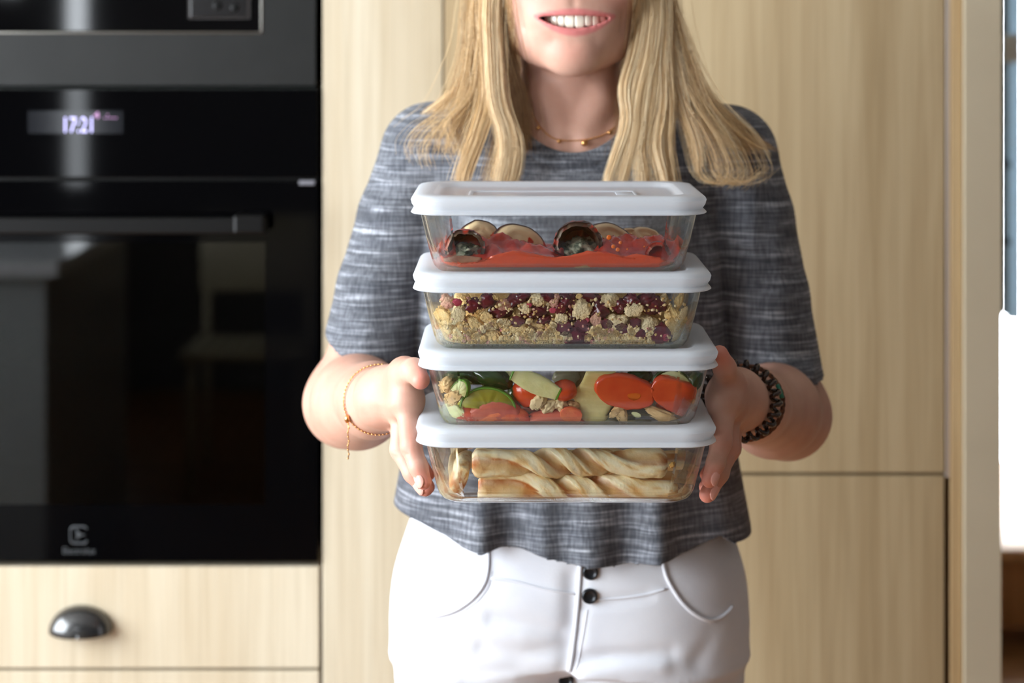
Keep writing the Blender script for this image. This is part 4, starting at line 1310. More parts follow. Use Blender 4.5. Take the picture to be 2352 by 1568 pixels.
HWL, HDL = .1272, .094           # half width and half depth of a lid
CONT = [  # centre x, front y, rim z, label
    (.0401, .000, 1.3632, 'glass container of aubergine rolls in tomato sauce, topmost of the stack'),
    (.0426, -.015, 1.2998, 'glass container of berry crumble, directly below the aubergine rolls'),
    (.0475, -.024, 1.2359, 'glass container of mixed tomatoes and courgette pieces, below the crumble'),
    (.0457, -.024, 1.1720, 'glass container of twisted pastry sticks, lowest of the stack')]
roots = []
for ci, (cx, yf_, zr, lab) in enumerate(CONT):
    cyc = yf_ + HDL
    r = empty('food_container', (cx, cyc, zr - .0685), lab, 'food container', 'stacked glass food containers with white lids')
    roots.append(r)
    def ring(inset, dz, rad=None):
        return rr(cx, cyc, HWL - inset, HDL - inset, rad if rad else max(.012, .030 - .55 * inset), zr + dz, NC)
    # lid
    b = MB()
    b.rings([ring(.0260, -.0046), ring(.0235, -.0044), ring(.0215, -.0030), ring(.0200, -.0006), ring(.0185, 0), ring(.0060, 0), ring(.0030, -.0006), ring(.0010, -.0022), ring(0, -.0044),
             ring(.0009, -.0080), ring(.0026, -.0105), ring(.0034, -.0120), ring(.0028, -.0131), ring(.0006, -.0140), ring(.0, -.0150), ring(.0012, -.0160),
             ring(.0046, -.0160), ring(.0052, -.0100), ring(.0058, -.0064), ring(.030, -.0062)])
    lid = b.build('lid', M['lid'], r, auto=40)
    # raised oblong frame and tab moulded on the lid's sunken plate
    b = MB()
    zc = zr - .0046
    fr = rr(cx - .004, cyc - .012, .074, .030, .006, zc + .0014, NC); fr2 = rr(cx - .004, cyc - .012, .0715, .0275, .005, zc + .0014, NC)
    b.rings([rr(cx - .004, cyc - .012, .0748, .0308, .006, zc - .0002, NC), fr, fr2, rr(cx - .004, cyc - .012, .0705, .0265, .005, zc - .0002, NC)], cap0=False, cap1=False)
    b.box(cx + .052, cx + .068, cyc - .030, cyc + .006, zc - .0002, zc + .0010, .0004)
    for k in range(2):
        v, f = blob((cx - .055 + .11 * k, yf_ + .0042, zr - .0128), (.0032, .0018, .0016), amp=0, sub=2)
    b.build('raised_frame', M['lid'], lid)
    # glass body
    go = [(.0104, -.0068), (.0075, -.0068), (.0073, -.0090), (.0085, -.0180), (.0125, -.0360), (.0176, -.0560), (.0194, -.0610), (.0226, -.0650), (.0272, -.0676), (.0330, -.0685)]
    gi = [(.0380, -.0643), (.0330, -.0641), (.0290, -.0632), (.0256, -.0608), (.0232, -.0572), (.0166, -.0360), (.0125, -.0180), (.0113, -.0090)]
    allr = [ring(a, z) for a, z in go] + [ring(a, z) for a, z in gi]
    no = len(go)
    def mi(i, k):
        if i == -1: return 1
        if i == -2: return 0
        if not straight(k): return 1
        if 2 <= i <= 4: return 0               # outer flat walls
        if i >= no + 3 and i <= no + 6: return 0
        if i == no - 1: return 0               # underside flat
        return 1
    b = MB()
    b.rings(allr[:no] , cap0=False, cap1=False, mi=mi)
    b.rings(allr[no - 1:], cap0=False, cap1=False, mi=lambda i, k: mi(i + no - 1, k))
    # close the rim, the underside and the inner floor
    nn = len(allr[0])
    b.rings([allr[-1], allr[0]], cap0=False, cap1=False, mi=lambda i, k: 1)
    base = len(b.v); b.v.extend(allr[no - 1]); b.f.append([base + k for k in range(nn)]); b.mi.append(0)
    base = len(b.v); b.v.extend(allr[no]); b.f.append([base + k for k in range(nn)][::-1]); b.mi.append(0)
    # the outer loft runs to the underside, the band no-1 -> no is dropped
    keep = [(f, m_) for f, m_ in zip(b.f, b.mi)]
    nb = nn * (no - 1)
    keep = keep[:nb] + keep[nb + nn:]
    b.f = [k[0] for k in keep]; b.mi = [k[1] for k in keep]
    g = b.build('glass_dish', [M['glass_flat'], M['glass_edge']], r, auto=35)
    bm = bmesh.new(); bm.from_mesh(g.data); bmesh.ops.remove_doubles(bm, verts=bm.verts, dist=1e-6); bmesh.ops.recalc_face_normals(bm, faces=bm.faces); bm.to_mesh(g.data); bm.free()

def inner_half(ci, z):
    """inner half width and half depth of dish ci at height z"""
    zz = [-.0641, -.0632, -.0608, -.0572, -.0360, -.0180, -.0090]
    ii = [.0330, .0290, .0256, .0232, .0166, .0125, .0113]
    i = float(np.interp(z - CONT[ci][2], zz, ii))
    return HWL - i, HDL - i
def yfront(ci, z):
    return CONT[ci][1] + HDL - inner_half(ci, z)[1]
def zfloor(ci):
    return CONT[ci][2] - .0641
def Q(ci, px, py, d=.012):
    """point seen at (px, py), d metres behind the inner front wall of dish ci"""
    y = CONT[ci][1] + .02 + d
    for _ in range(3):
        p = P(px, py, y); y = yfront(ci, p.z) + d
    return P(px, py, y)
def clampdish(ci, V, e=.0006):
    """keep food inside the glass"""
    cx, yf_, zr, _ = CONT[ci]; cyc = yf_ + HDL
    out = []
    for p in V:
        p = Vector(p)
        p.z = min(max(p.z, zfloor(ci) + e), zr - .0075)
        hw, hd = inner_half(ci, p.z); hw -= e; hd -= e
        r_ = .0185
        dx, dy = p.x - cx, p.y - cyc
        qx, qy = abs(dx) - (hw - r_), abs(dy) - (hd - r_)
        if qx > 0 and qy > 0:
            l = math.hypot(qx, qy)
            if l > r_:
                qx *= r_ / l; qy *= r_ / l
            ax, ay = hw - r_ + qx, hd - r_ + qy
        else:
            ax, ay = min(abs(dx), hw), min(abs(dy), hd)
        p.x = cx + math.copysign(ax, dx); p.y = cyc + math.copysign(ay, dy)
        out.append(p)
    return out

# ------------------------------------------------------------------ 1: aubergine rolls in tomato sauce
M['sauce'] = mat('tomato_sauce', S(206, 62, 34), .15, S(170, 38, 26), 70, detail=4, bump=.25, bscale=180, bdist=.002, spec=.6, coat=.3, sss=.05, ssss=.003, masks=(('pool', S(216, 78, 28), .9),))
M['aub_skin'] = mat('aubergine_skin', S(74, 44, 34), .34, S(40, 22, 20), 70, bump=.4, bscale=160, bdist=.002, spec=.35, masks=(('flesh', S(226, 200, 156), 1.0), ('sauce', S(196, 52, 26), 1.0)))
M['filling'] = mat('spinach_cheese', S(186, 184, 156), .5, S(60, 74, 46), 150, detail=3, lo=.42, hi=.58, bump=.6, bscale=260, bdist=.003)
ci = 0
cx, yf_, zr, _ = CONT[0]; cyc = yf_ + HDL
prof_px = [968, 985, 1000, 1030, 1060, 1100, 1125, 1142, 1156, 1175, 1200, 1225, 1250, 1275, 1300, 1330, 1352, 1375, 1400, 1440, 1465, 1480, 1500, 1530, 1545, 1560, 1580, 1600]
prof_py = [566, 577, 588, 596, 601, 604, 602, 595, 581, 577, 579, 586, 591, 592, 589, 582, 577, 584, 590, 592, 585, 588, 596, 602, 604, 598, 586, 576]
sf = CONT[0][1] + .022
s_ = sc(sf)
pfx = (np.array(prof_px) - CX) / s_; pfz = CZ - (np.array(prof_py) - HY) / s_
hump = [  # px, py top, depth behind the front, sigma x, sigma y
    (1150, 535, .045, .014, .014), (1178, 548, .034, .012, .012), (1195, 552, .040, .012, .016), (1215, 558, .026, .010, .010), (1238, 562, .030, .010, .012), (1255, 572, .022, .010, .010), (1130, 560, .026, .010, .012), (1122, 580, .016, .008, .008),
    (1090, 536, .046, .016, .014), (1392, 548, .024, .009, .012), (1410, 541, .036, .012, .014), (1440, 538, .042, .018, .018), (1470, 545, .034, .014, .014), (1505, 540, .045, .020, .020), (1530, 548, .034, .012, .012), (1552, 560, .032, .010, .016),
    (1455, 566, .022, .012, .009), (1425, 574, .018, .010, .008), (1508, 562, .024, .016, .008), (1575, 572, .030, .008, .016), (1340, 522, .064, .020, .012), (1262, 570, .030, .008, .012)]
HB = []
for (px, py, d, sx_, sy_) in hump:
    p = Q(0, px, py, d); HB.append((p.x, p.y, p.z, sx_, sy_))
nx_, ny_ = 150, 90
zf0 = zfloor(0)
zm = float(np.mean(pfz)) - .002
V, top_idx = [], {}
pool = []
for j in range(ny_ + 1):
    for i in range(nx_ + 1):
        u, v = -1 + 2 * i / nx_, -1 + 2 * j / ny_
        hw, hd = inner_half(0, zm)
        # map the square onto the rounded rectangle
        x = cx + u * (hw - .0005); y = cyc + v * (hd - .0005)
        fx = np.interp(x, pfx, pfz)
        dep = y - (cyc - hd)
        z = zm + (fx - zm) * math.exp(-(dep / .012) ** 2) - .002 * (1 - math.exp(-(dep / .012) ** 2))
        z += .0012 * fbm((x, y, 0), 60, 2) + .0006 * fbm((x, y, 0), 240, 3)
        zz_ = z
        for (hx, hy, hz, sx_, sy_) in HB:
            g_ = math.exp(-((x - hx) / sx_) ** 2 - ((y - hy) / sy_) ** 2)
            zz_ = max(zz_, z + (hz - z) * g_ ** .6 * (1 + .10 * fbm((x, y, 1), 150, 5) + .06 * fbm((x, y, 2), 420, 6)))
        # film climbing the glass at the back-left and right ends
        edge = max(0, abs(u) - .95) / .05
        zz_ += .012 * edge ** 2 * max(0, .6 + fbm((x, y, 3), 40, 9)) * (1 if dep > .02 else .3)
        V.append(Vector((x, y, zz_))); pool.append(math.exp(-(dep / .007) ** 2) * (zz_ - z < .002))
V = clampdish(0, V)
nb_ = len(V)
W = []
for j in range(ny_ + 1):
    for i in range(nx_ + 1):
        if i in (0, nx_) or j in (0, ny_):
            W.append((i, j))
Fc = []
vid = lambda i, j: j * (nx_ + 1) + i
for j in range(ny_):
    for i in range(nx_):
        Fc.append([vid(i, j), vid(i + 1, j), vid(i + 1, j + 1), vid(i, j + 1)])
per = [(i, 0) for i in range(nx_)] + [(nx_, j) for j in range(ny_)] + [(i, ny_) for i in range(nx_, 0, -1)] + [(0, j) for j in range(ny_, 0, -1)]
prev = [vid(*q) for q in per]
allV = list(V); allp = list(pool)
for lev in range(1, 7):
    cur = []
    for q in per:
        t_ = V[vid(*q)]
        z = t_.z + (zf0 + .0007 - t_.z) * lev / 6
        u, v = -1 + 2 * q[0] / nx_, -1 + 2 * q[1] / ny_
        p = clampdish(0, [Vector((cx + u * .2, cyc + v * .2, z)) if False else Vector((cx + (t_.x - cx) * 1.2, cyc + (t_.y - cyc) * 1.2, z))])[0]
        cur.append(len(allV)); allV.append(p); allp.append(1.0)
    m_ = len(per)
    for k in range(m_):
        Fc.append([prev[(k + 1) % m_], prev[k], cur[k], cur[(k + 1) % m_]])
    prev = cur
Fc.append(prev[::-1])
o = link('tomato_sauce', allV, Fc, M['sauce'])
attr(o, 'pool', allp)
tag(o, 'glossy red tomato sauce pooled in the topmost glass container', 'sauce', kind='stuff')

def aub_roll(px0, px1, py0, py1, d, depth, label, thick=.0032, open_a=(200, -20), seed=1.0, sag=.0, saucy=0.3):
    """curled aubergine slice: an arch-shaped slab running back from the glass, with filling inside"""
    a, c = Q(0, px0, py1, d), Q(0, px1, py0, d)
    hw, hh = (c.x - a.x) / 2, (c.z - a.z)
    mx = (a.x + c.x) / 2
    na, nd = 40, 14
    verts, fl, sa = [], [], []
    for layer in (0, 1):
        for j in range(nd + 1):
            for i in range(na + 1):
                t = math.radians(open_a[0] + (open_a[1] - open_a[0]) * i / na)
                s_ = 1 - (thick / max(hw, .004)) * layer
                wob = 1 + .07 * fbm((math.cos(t) * 2, math.sin(t) * 2, j * .22), 1.5, seed) + .035 * fbm((math.cos(t) * 7, math.sin(t) * 7, j * .1), 2.0, seed + 3)
                wob *= 1 - .62 * (j / nd) ** 2
                x = mx + math.copysign(abs(math.cos(t)) ** .85, math.cos(t)) * (hw - layer * thick) * wob
                z = a.z + hh * .36 + (hh * .64 - layer * thick) * math.sin(t) * wob if math.sin(t) > 0 else a.z + hh * .36 + (hh * .36) * math.sin(t) * wob
                y = a.y + depth * j / nd - .003 * fbm((i * .15, seed, 0), 1.2, seed) - .002 * layer
                verts.append(Vector((x, y, z - sag * j / nd)))
                fl.append(min(1, layer * max(0, .12 + .25 * fbm((x * 200, y * 200, z * 200), 1, seed) - .3 * j / nd)))
                n_ = fbm((x, y, z), 90, seed + 5)
                sa.append((1.0 if n_ > .25 - saucy * (.4 + .9 * j / nd) else 0.0) * (1 - layer * .8))
    st = (nd + 1) * (na + 1)
    f = []
    for j in range(nd):
        for i in range(na):
            q = [j * (na + 1) + i, j * (na + 1) + i + 1, (j + 1) * (na + 1) + i + 1, (j + 1) * (na + 1) + i]
            f.append(q); f.append([st + k for k in q[::-1]])
    for i in range(na):
        f.append([i, st + i, st + i + 1, i + 1][::-1]); e = nd * (na + 1); f.append([e + i, e + i + 1, st + e + i + 1, st + e + i][::-1])
    for j in range(nd):
        for i in (0, na):
            q = [j * (na + 1) + i, (j + 1) * (na + 1) + i, st + (j + 1) * (na + 1) + i, st + j * (na + 1) + i]
            f.append(q if i else q[::-1])
    r = empty('aubergine_roll', (mx, a.y + depth / 2, a.z), label, 'aubergine roll', 'aubergine rolls in tomato sauce')
    o = link('rolled_slice', clampdish(0, verts), f, M['aub_skin'], r)
    attr(o, 'flesh', fl); attr(o, 'sauce', sa)
    fc_ = Vector((mx + hw * .12, a.y + depth * .36, a.z + hh * .24))
    v, f = blob(fc_, (hw * .70, depth * .30, hh * .30), amp=.35, freq=2.2, sub=4, seed=seed)
    link('filling', clampdish(0, v), f, M['filling'], r)
    return r
aub_roll(1020, 1114, 530, 600, .008, .06, 'flattened aubergine roll with green filling near the left end of the sauce', seed=1.2, saucy=.35)
aub_roll(1272, 1386, 511, 597, .009, .055, 'big open aubergine roll with dark hollow in the middle of the sauce', seed=2.7, thick=.0036, saucy=.25)
aub_roll(1482, 1543, 558, 604, .008, .05, 'small dark aubergine roll at the right end of the sauce', seed=4.1, thick=.003, saucy=.5)

def aub_slice(px, py, w, h, d, rot, label, seed, bend=.3):
    """pale slice with a dark skin rim, standing out of the sauce"""
    c = Q(0, px, py, d)
    nr_, na = 16, 48
    s_ = sc(c.y)
    A, Bq = w / s_, h / s_
    R = Euler(rot).to_matrix()
    verts, fl, sa = [], [], []
    for side in (0, 1):
        for i in range(nr_ + 1):
            for k in range(na):
                t = 2 * math.pi * k / na
                r_ = i / nr_
                wob = 1 + .06 * fbm((math.cos(t), math.sin(t), 0), 1.6, seed)
                x, z = math.cos(t) * r_ * A * wob, math.sin(t) * r_ * Bq * wob
                y = (-.0024 if side == 0 else .0024) * (1 - r_ ** 6 * .55) + bend * (x * x) / A - .0012 * math.cos(r_ * 9)
                verts.append(c + R @ Vector((x, y, z)))
                fl.append(1.0 if r_ < .88 else 0.0)
                zz_ = verts[-1].z - c.z
                sa.append(1.0 if (zz_ < -Bq * .25 + Bq * .6 * fbm(verts[-1], 70, seed)) else 0.0)
    st = (nr_ + 1) * na
    f = []
    for i in range(nr_):
        for k in range(na):
            l = (k + 1) % na
            q = [i * na + k, i * na + l, (i + 1) * na + l, (i + 1) * na + k]
            f.append(q); f.append([st + m_ for m_ in q[::-1]])
    for k in range(na):
        l = (k + 1) % na
        f.append([nr_ * na + k, nr_ * na + l, st + nr_ * na + l, st + nr_ * na + k])
    o = link('aubergine_slice', clampdish(0, verts), f, M['aub_skin'])
    attr(o, 'flesh', fl); attr(o, 'sauce', sa)
    return tag(o, label, 'aubergine slice', 'aubergine slices behind the rolls')
aub_slice(1104, 545, 50, 42, .066, (-.25, .05, .25), 'cream aubergine slice humped behind the flattened left roll', 1.0)
aub_slice(1200, 556, 64, 38, .052, (-.3, .45, .1), 'cream aubergine slice with dark rim left of the big hollow roll', 2.0)
aub_slice(1408, 545, 58, 30, .060, (-.3, .4, -.1), 'brown-edged aubergine slice just right of the big hollow roll', 3.0)
aub_slice(1446, 540, 26, 18, .085, (-.3, .1, .3), 'small pale aubergine slice at the back above the right-hand sauce', 4.0)
aub_slice(1486, 541, 40, 20, .085, (-.3, .3, .1), 'dark aubergine slice at the back above the right-hand sauce', 5.0)
# courgette or garlic scraps pressed on the glass, oil drops
M['scrap'] = mat('vegetable_scrap', S(196, 160, 110), .4, S(150, 120, 70), 90)
for i, (px, py, rx, rz, lab) in enumerate([(1340, 606, 20, 9, 'pale vegetable scrap against the glass below the big roll'), (1536, 612, 15, 12, 'pale vegetable scrap against the glass below the small roll'), (1062, 594, 44, 7, 'brown crumb of filling below the flattened left roll')]):
    p = Q(0, px, py, .0022); s_ = sc(p.y)
    v, f = blob(p, (rx / s_, .0016, rz / s_), amp=.35, sub=3, seed=i + 20)
    o = link('vegetable_scrap', clampdish(0, v, .0003), f, M['scrap'] if i < 2 else mat('filling_crumb', S(120, 70, 50), .5, S(170, 120, 90), 120))
    tag(o, lab, 'food scrap')
M['oil'] = mat('orange_oil', S(236, 112, 40), .1, spec=.7)
for i, (px, py, rr_) in enumerate([(1399, 545, 6), (1425, 557, 4.2), (1409, 566, 5), (1419, 573, 5), (1480, 566, 2.2), (1441, 572, 2.5)]):
    p = Q(0, px, py, .0012); s_ = sc(p.y)
    v, f = blob(p, (rr_ / s_, .0007, rr_ / s_), amp=.06, sub=2, seed=i)
    o = link('oil_drop', v, f, M['oil'])
    tag(o, 'tiny orange oil drop on the glass of the topmost container', 'drop', 'oil drops on the glass')

# ------------------------------------------------------------------ 2: berry crumble
M['crumb'] = mat('crumble', S(244, 212, 152), .85, S(228, 182, 112), 120, bump=.7, bscale=520, bdist=.003, sss=.05, ssss=.003)
M['crumb2'] = mat('crumble_pale', S(248, 230, 188), .85, S(236, 204, 148), 110, bump=.7, bscale=480, bdist=.003)
M['crumb3'] = mat('crumble_pink', S(232, 190, 160), .8, S(206, 130, 124), 90, bump=.6, bscale=480, bdist=.003)
M['berry'] = mat('cherry', S(112, 22, 44), .14, S(62, 10, 28), 130, bump=.3, bscale=200, bdist=.002, spec=.6, coat=.3, sss=.08, ssss=.003)
M['berry2'] = mat('cherry_pink', S(206, 84, 108), .25, S(150, 30, 58), 110, bump=.3, bscale=220, spec=.6)
M['cream'] = mat('milky_base', S(226, 216, 186), .35)
ci = 1
cx2, yf2, zr2, _ = CONT[1]; cyc2 = yf2 + HDL
lumps = [(1018, 725, 44, 40, 'crumb'), (1052, 722, 32, 42, 'crumb2'), (1030, 752, 56, 34, 'crumb'), (1028, 690, 28, 36, 'crumb3'), (1067, 678, 26, 18, 'crumb'), (1118, 728, 30, 26, 'crumb'), (1134, 682, 22, 18, 'crumb'), (1206, 708, 28, 20, 'crumb2'),
         (1236, 688, 36, 28, 'crumb2'), (1272, 692, 24, 34, 'crumb3'), (1336, 712, 44, 46, 'crumb2'), (1330, 680, 14, 12, 'crumb'), (1402, 690, 42, 34, 'crumb2'), (1455, 712, 40, 30, 'crumb2'), (1416, 740, 56, 40, 'crumb2'), (1488, 745, 50, 40, 'crumb2'),
         (1550, 738, 48, 62, 'crumb'), (1572, 722, 22, 44, 'crumb2'), (1290, 730, 30, 28, 'crumb2'), (1240, 745, 60, 30, 'crumb'), (1300, 765, 40, 34, 'crumb2'), (1352, 765, 24, 32, 'crumb'), (1160, 700, 40, 26, 'crumb3'), (1092, 742, 50, 26, 'crumb'), (1190, 750, 50, 30, 'crumb'),
         (1130, 765, 60, 30, 'crumb'), (1070, 778, 60, 28, 'crumb'), (1430, 780, 70, 28, 'crumb2'), (1490, 782, 50, 26, 'crumb2'), (1370, 735, 26, 26, 'crumb3'), (1520, 695, 18, 44, 'crumb2'), (1560, 690, 18, 40, 'crumb')]
berries = [(1086, 700, 40, 36), (1150, 712, 52, 40), (1216, 722, 46, 30), (1238, 712, 48, 26), (1182, 690, 44, 30), (1300, 692, 46, 44), (1288, 708, 30, 30), (1350, 684, 60, 28), (1378, 712, 46, 48), (1322, 770, 44, 52), (1338, 748, 34, 34), (1422, 702, 40, 34), (1430, 755, 34, 26),
           (1480, 690, 60, 34), (1200, 682, 40, 22), (1260, 682, 40, 22), (1500, 700, 60, 40), (1452, 690, 36, 30), (1120, 690, 40, 34), (1310, 722, 36, 30), (1395, 745, 28, 24), (1460, 742, 26, 24), (1296, 752, 40, 36), (1316, 786, 44, 26), (1345, 778, 30, 30), (1250, 735, 44, 28), (1468, 766, 36, 24), (1188, 738, 36, 24)]
big = [(a, b_, c_, d_) for a, b_, c_, d_ in berries] + [(1522, 772, 60, 58)] + [q[:4] for q in lumps if q[1] < 772]
# loose meal: thousands of grains in one object
b = MB()
v, f = ico(4)
hw2, hd2 = inner_half(1, zr2 - .05)
core = []
for q in v:
    q2 = Vector([math.copysign(abs(a) ** .45, a) for a in q])
    core.append(Vector((cx2 + .0005 + q2.x * (hw2 - .0105), cyc2 + q2.y * (hd2 - .006), zfloor(1) + .0225 + q2.z * .0195 + .003 * fbm(q, 6, 3))))
b.add(clampdish(1, core, .002), f)
for i in range(3900):
    px = random.uniform(1003, 1580)
    tp_ = np.interp(px, [1000, 1040, 1100, 1200, 1300, 1400, 1500, 1580], [715, 735, 740, 738, 745, 760, 755, 735])
    py = random.uniform(tp_ - 4, 799) if i % 8 else random.uniform(684, 799)
    if px < 1012 or px > 1568: py = min(py, 780)
    if i % 8 and py > 690 and any(((px - a) / (c_ * .46)) ** 2 + ((py - b_) / (d_ * .46)) ** 2 < 1 for a, b_, c_, d_ in big): continue
    d = abs(random.gauss(.0012, .0022)) if i % 8 else random.uniform(-.001, .006)
    p = Q(1, px, py, d)
    r_ = random.choice((.0008, .0011, .0013, .0017, .0024, .0032))
    if i % 8 == 0: r_ = min(r_, .0015)
    v, f = ico(1 if r_ < .002 else 2)
    v = [q * random.uniform(.7, 1.2) for q in v]
    Rm = Euler((random.uniform(0, 6), random.uniform(0, 6), 0)).to_matrix()
    e = (random.uniform(.6, 1.5), random.uniform(.7, 1.2), random.uniform(.5, 1.2))
    b.add([p + Rm @ Vector((q.x * r_ * e[0], q.y * r_ * e[1], q.z * r_ * e[2])) for q in v], f, random.choice((0, 0, 0, 0, 1, 1, 1, 1, 2)))
b.v = [tuple(p) for p in clampdish(1, b.v, .0004)]
o = b.build('crumble_meal', [M['crumb'], M['crumb2'], M['crumb3']])
tag(o, 'golden crumbly meal filling the lower half of the second container', 'crumble', kind='stuff')
def nugget(px, py, w, h, d, m, seed, name, label, cat, group, amp=.38, freq=2.0, sub=4, rot=None, fine=0.0):
    p = Q(1, px, py, d + w / 2 / 2750 * .7); s_ = sc(p.y)
    v, f = blob(p, (w / 2 / s_, min(w, h) * .42 / s_, h / 2 / s_), rot=(0, rot or 0, 0), amp=amp, freq=freq, sub=sub, seed=seed)
    if fine:
        v = [q + (q - p) * (fine * fbm(q, 900, seed) + fine * .8 * fbm(q, 350, seed + 2)) for q in v]
    o = link(name, clampdish(1, v, .0005), f, m)
    return tag(o, label, cat, group)
NG = 'lumps of baked crumble among the cherries'
for i, (px, py, w, h, m) in enumerate(lumps):
    back = .012 if (px > 1500 and py < 700) else random.uniform(-.003, .001) if py > 700 else random.uniform(-.001, .004)
    nugget(px, py, w, h, back, M[m], i * 1.7, 'crumble_lump', 'rough golden lump of crumble among the cherries in the second container', 'crumble lump', NG, amp=.30, freq=1.3, sub=5, rot=random.uniform(-.5, .5), fine=.10)
for i, (px, py, w, h) in enumerate(berries):
    nugget(px, py, w, h, -.004 if py > 735 else .003 if i % 3 else .0, M['berry'], 40 + i, 'cherry', 'dark red baked cherry pressed into the crumble of the second container', 'cherry', 'cherries in the crumble', amp=.34, freq=1.6, rot=random.uniform(-.5, .5), fine=.05)
nugget(1522, 772, 60, 58, -.006, M['berry'], 77, 'cherry', 'biggest dark cherry, low at the right end of the crumble', 'cherry', None, amp=.22, freq=1.7)
for i, (px, py, w, h) in enumerate([(1050, 694, 22, 18), (1492, 754, 16, 14), (1530, 772, 16, 20), (1362, 790, 24, 16), (1300, 778, 12, 12), (1250, 795, 18, 8), (1276, 785, 14, 10), (1216, 700, 12, 10), (1345, 735, 18, 18), (1270, 712, 16, 14)]):
    nugget(px, py, w, h, -.0006, M['berry2'], 90 + i, 'berry_piece', 'small pink piece of burst cherry in the crumble of the second container', 'berry piece', 'pink berry pieces in the crumble', amp=.3, sub=3)
# baked milky layer on the floor of the dish
b = MB()
def ringd(ci, z, e=.0005):
    hw, hd = inner_half(ci, z); hw -= e; hd -= e
    return rr(CONT[ci][0], CONT[ci][1] + HDL, hw, hd, .0175, z, NC)
z0 = zfloor(1)
b.rings([ringd(1, z0 + .0004), ringd(1, z0 + .0010), ringd(1, z0 + .0022), ringd(1, z0 + .0034)])
o = b.build('juice_layer', M['cream'])
tag(o, 'thin milky layer under the crumble on the dish floor', 'juice', kind='stuff')

# ------------------------------------------------------------------ 3: tomatoes and courgettes
M['tom'] = mat('tomato_skin', S(216, 84, 40), .16, S(200, 58, 28), 40, spec=.6, coat=.35, bump=.06, bscale=120, sss=.12, ssss=.004)
M['tom_flesh'] = mat('tomato_flesh', S(238, 132, 76), .3, S(210, 70, 46), 70, bump=.5, bscale=160, bdist=.002, spec=.5, sss=.15, ssss=.004)
M['tom_pink'] = mat('tomato_cooked', S(214, 112, 86), .28, S(190, 80, 62), 60, bump=.4, bscale=140, bdist=.002, spec=.5, sss=.15, ssss=.004)
M['cour'] = mat('courgette_flesh', S(232, 230, 178), .35, S(214, 210, 140), 45, bump=.25, bscale=200, spec=.5, sss=.2, ssss=.004)
M['cour_skin'] = mat('courgette_skin', S(38, 74, 26), .22, S(24, 48, 18), 60, spec=.6, coat=.2)
M['cour_rim'] = mat('courgette_rim', S(112, 160, 52), .3, S(86, 140, 44), 40)
M['olive'] = mat('cooked_courgette', S(168, 160, 52), .25, S(128, 124, 40), 50, spec=.6, sss=.15, ssss=.004)
M['aubflesh'] = mat('cooked_aubergine', S(164, 150, 104), .35, S(128, 116, 84), 80, bump=.4, bscale=160, bdist=.002)
M['onion'] = mat('cooked_onion', S(196, 194, 166), .2, S(170, 168, 134), 40, sss=.3, ssss=.005, spec=.6)
M['nut'] = mat('nut', S(222, 186, 132), .5, S(196, 150, 92), 80, bump=.4, bscale=200)
M['garlic'] = mat('cooked_garlic', S(236, 214, 168), .35, S(216, 186, 132), 60, bump=.3, bscale=200)
VG = 'vegetable pieces in the third container'
def half_disc(px, py, w, h, d, rot, name, label, cat, flesh, skin, thick=.008, a0=0, a1=180, inner=0.0, rimw=.06, dep=None):
    """slab cut from a round vegetable: flesh faces, skin wrapped round the curved edge (a child)"""
    c = Q(2, px, py, d); s_ = sc(c.y)
    A, Bq = w / 2 / s_, h / s_
    R = Euler(rot).to_matrix()
    n = 28
    def arc(r_, y, wob=0):
        return [c + R @ Vector((math.cos(math.radians(a0 + (a1 - a0) * k / n)) * A * r_, y + .0006 * fbm((k * .3, y * 90, r_), 1, px), math.sin(math.radians(a0 + (a1 - a0) * k / n)) * Bq * r_ - Bq * .45)) for k in range(n + 1)]
    T_ = thick / 2
    ri = max(inner, .02)
    secs = [arc(ri, T_), arc(ri, T_ * .6), arc(ri, -T_ * .6), arc(ri, -T_), arc((ri + 1) / 2, -T_ * 1.04), arc(.93 - rimw, -T_), arc(.99 - rimw, -T_ * .8), arc(.99 - rimw, T_ * .8), arc(.93 - rimw, T_), arc((ri + 1) / 2, T_ * 1.04)]
    b = MB()
    m_ = len(secs)
    vv = [p for s in secs for p in s]
    ff = []
    for i in range(m_):
        j = (i + 1) % m_
        for k in range(n):
            ff.append([i * (n + 1) + k, i * (n + 1) + k + 1, j * (n + 1) + k + 1, j * (n + 1) + k])
    ff.append([i * (n + 1) for i in range(m_)]); ff.append([i * (n + 1) + n for i in range(m_)][::-1])
    o = link(name, clampdish(2, vv, .0004), ff, M[flesh])
    tag(o, label, cat, VG)
    if skin:
        secs = [arc(.992 - rimw, T_ * .8), arc(.945 - rimw, T_ * 1.03), arc(.985, T_ * .98), arc(1.0, T_ * .7), arc(1.0, -T_ * .7), arc(.985, -T_ * .98), arc(.945 - rimw, -T_ * 1.03), arc(.992 - rimw, -T_ * .8)]
        m_ = len(secs)
        vv = [p for s in secs for p in s]
        ff = []
        for i in range(m_):
            j = (i + 1) % m_
            for k in range(n):
                ff.append([i * (n + 1) + k, j * (n + 1) + k, j * (n + 1) + k + 1, i * (n + 1) + k + 1])
        ff.append([i * (n + 1) for i in range(m_)][::-1]); ff.append([i * (n + 1) + n for i in range(m_)])
        link('skin', clampdish(2, vv, .0003), ff, M[skin], o)
    return o
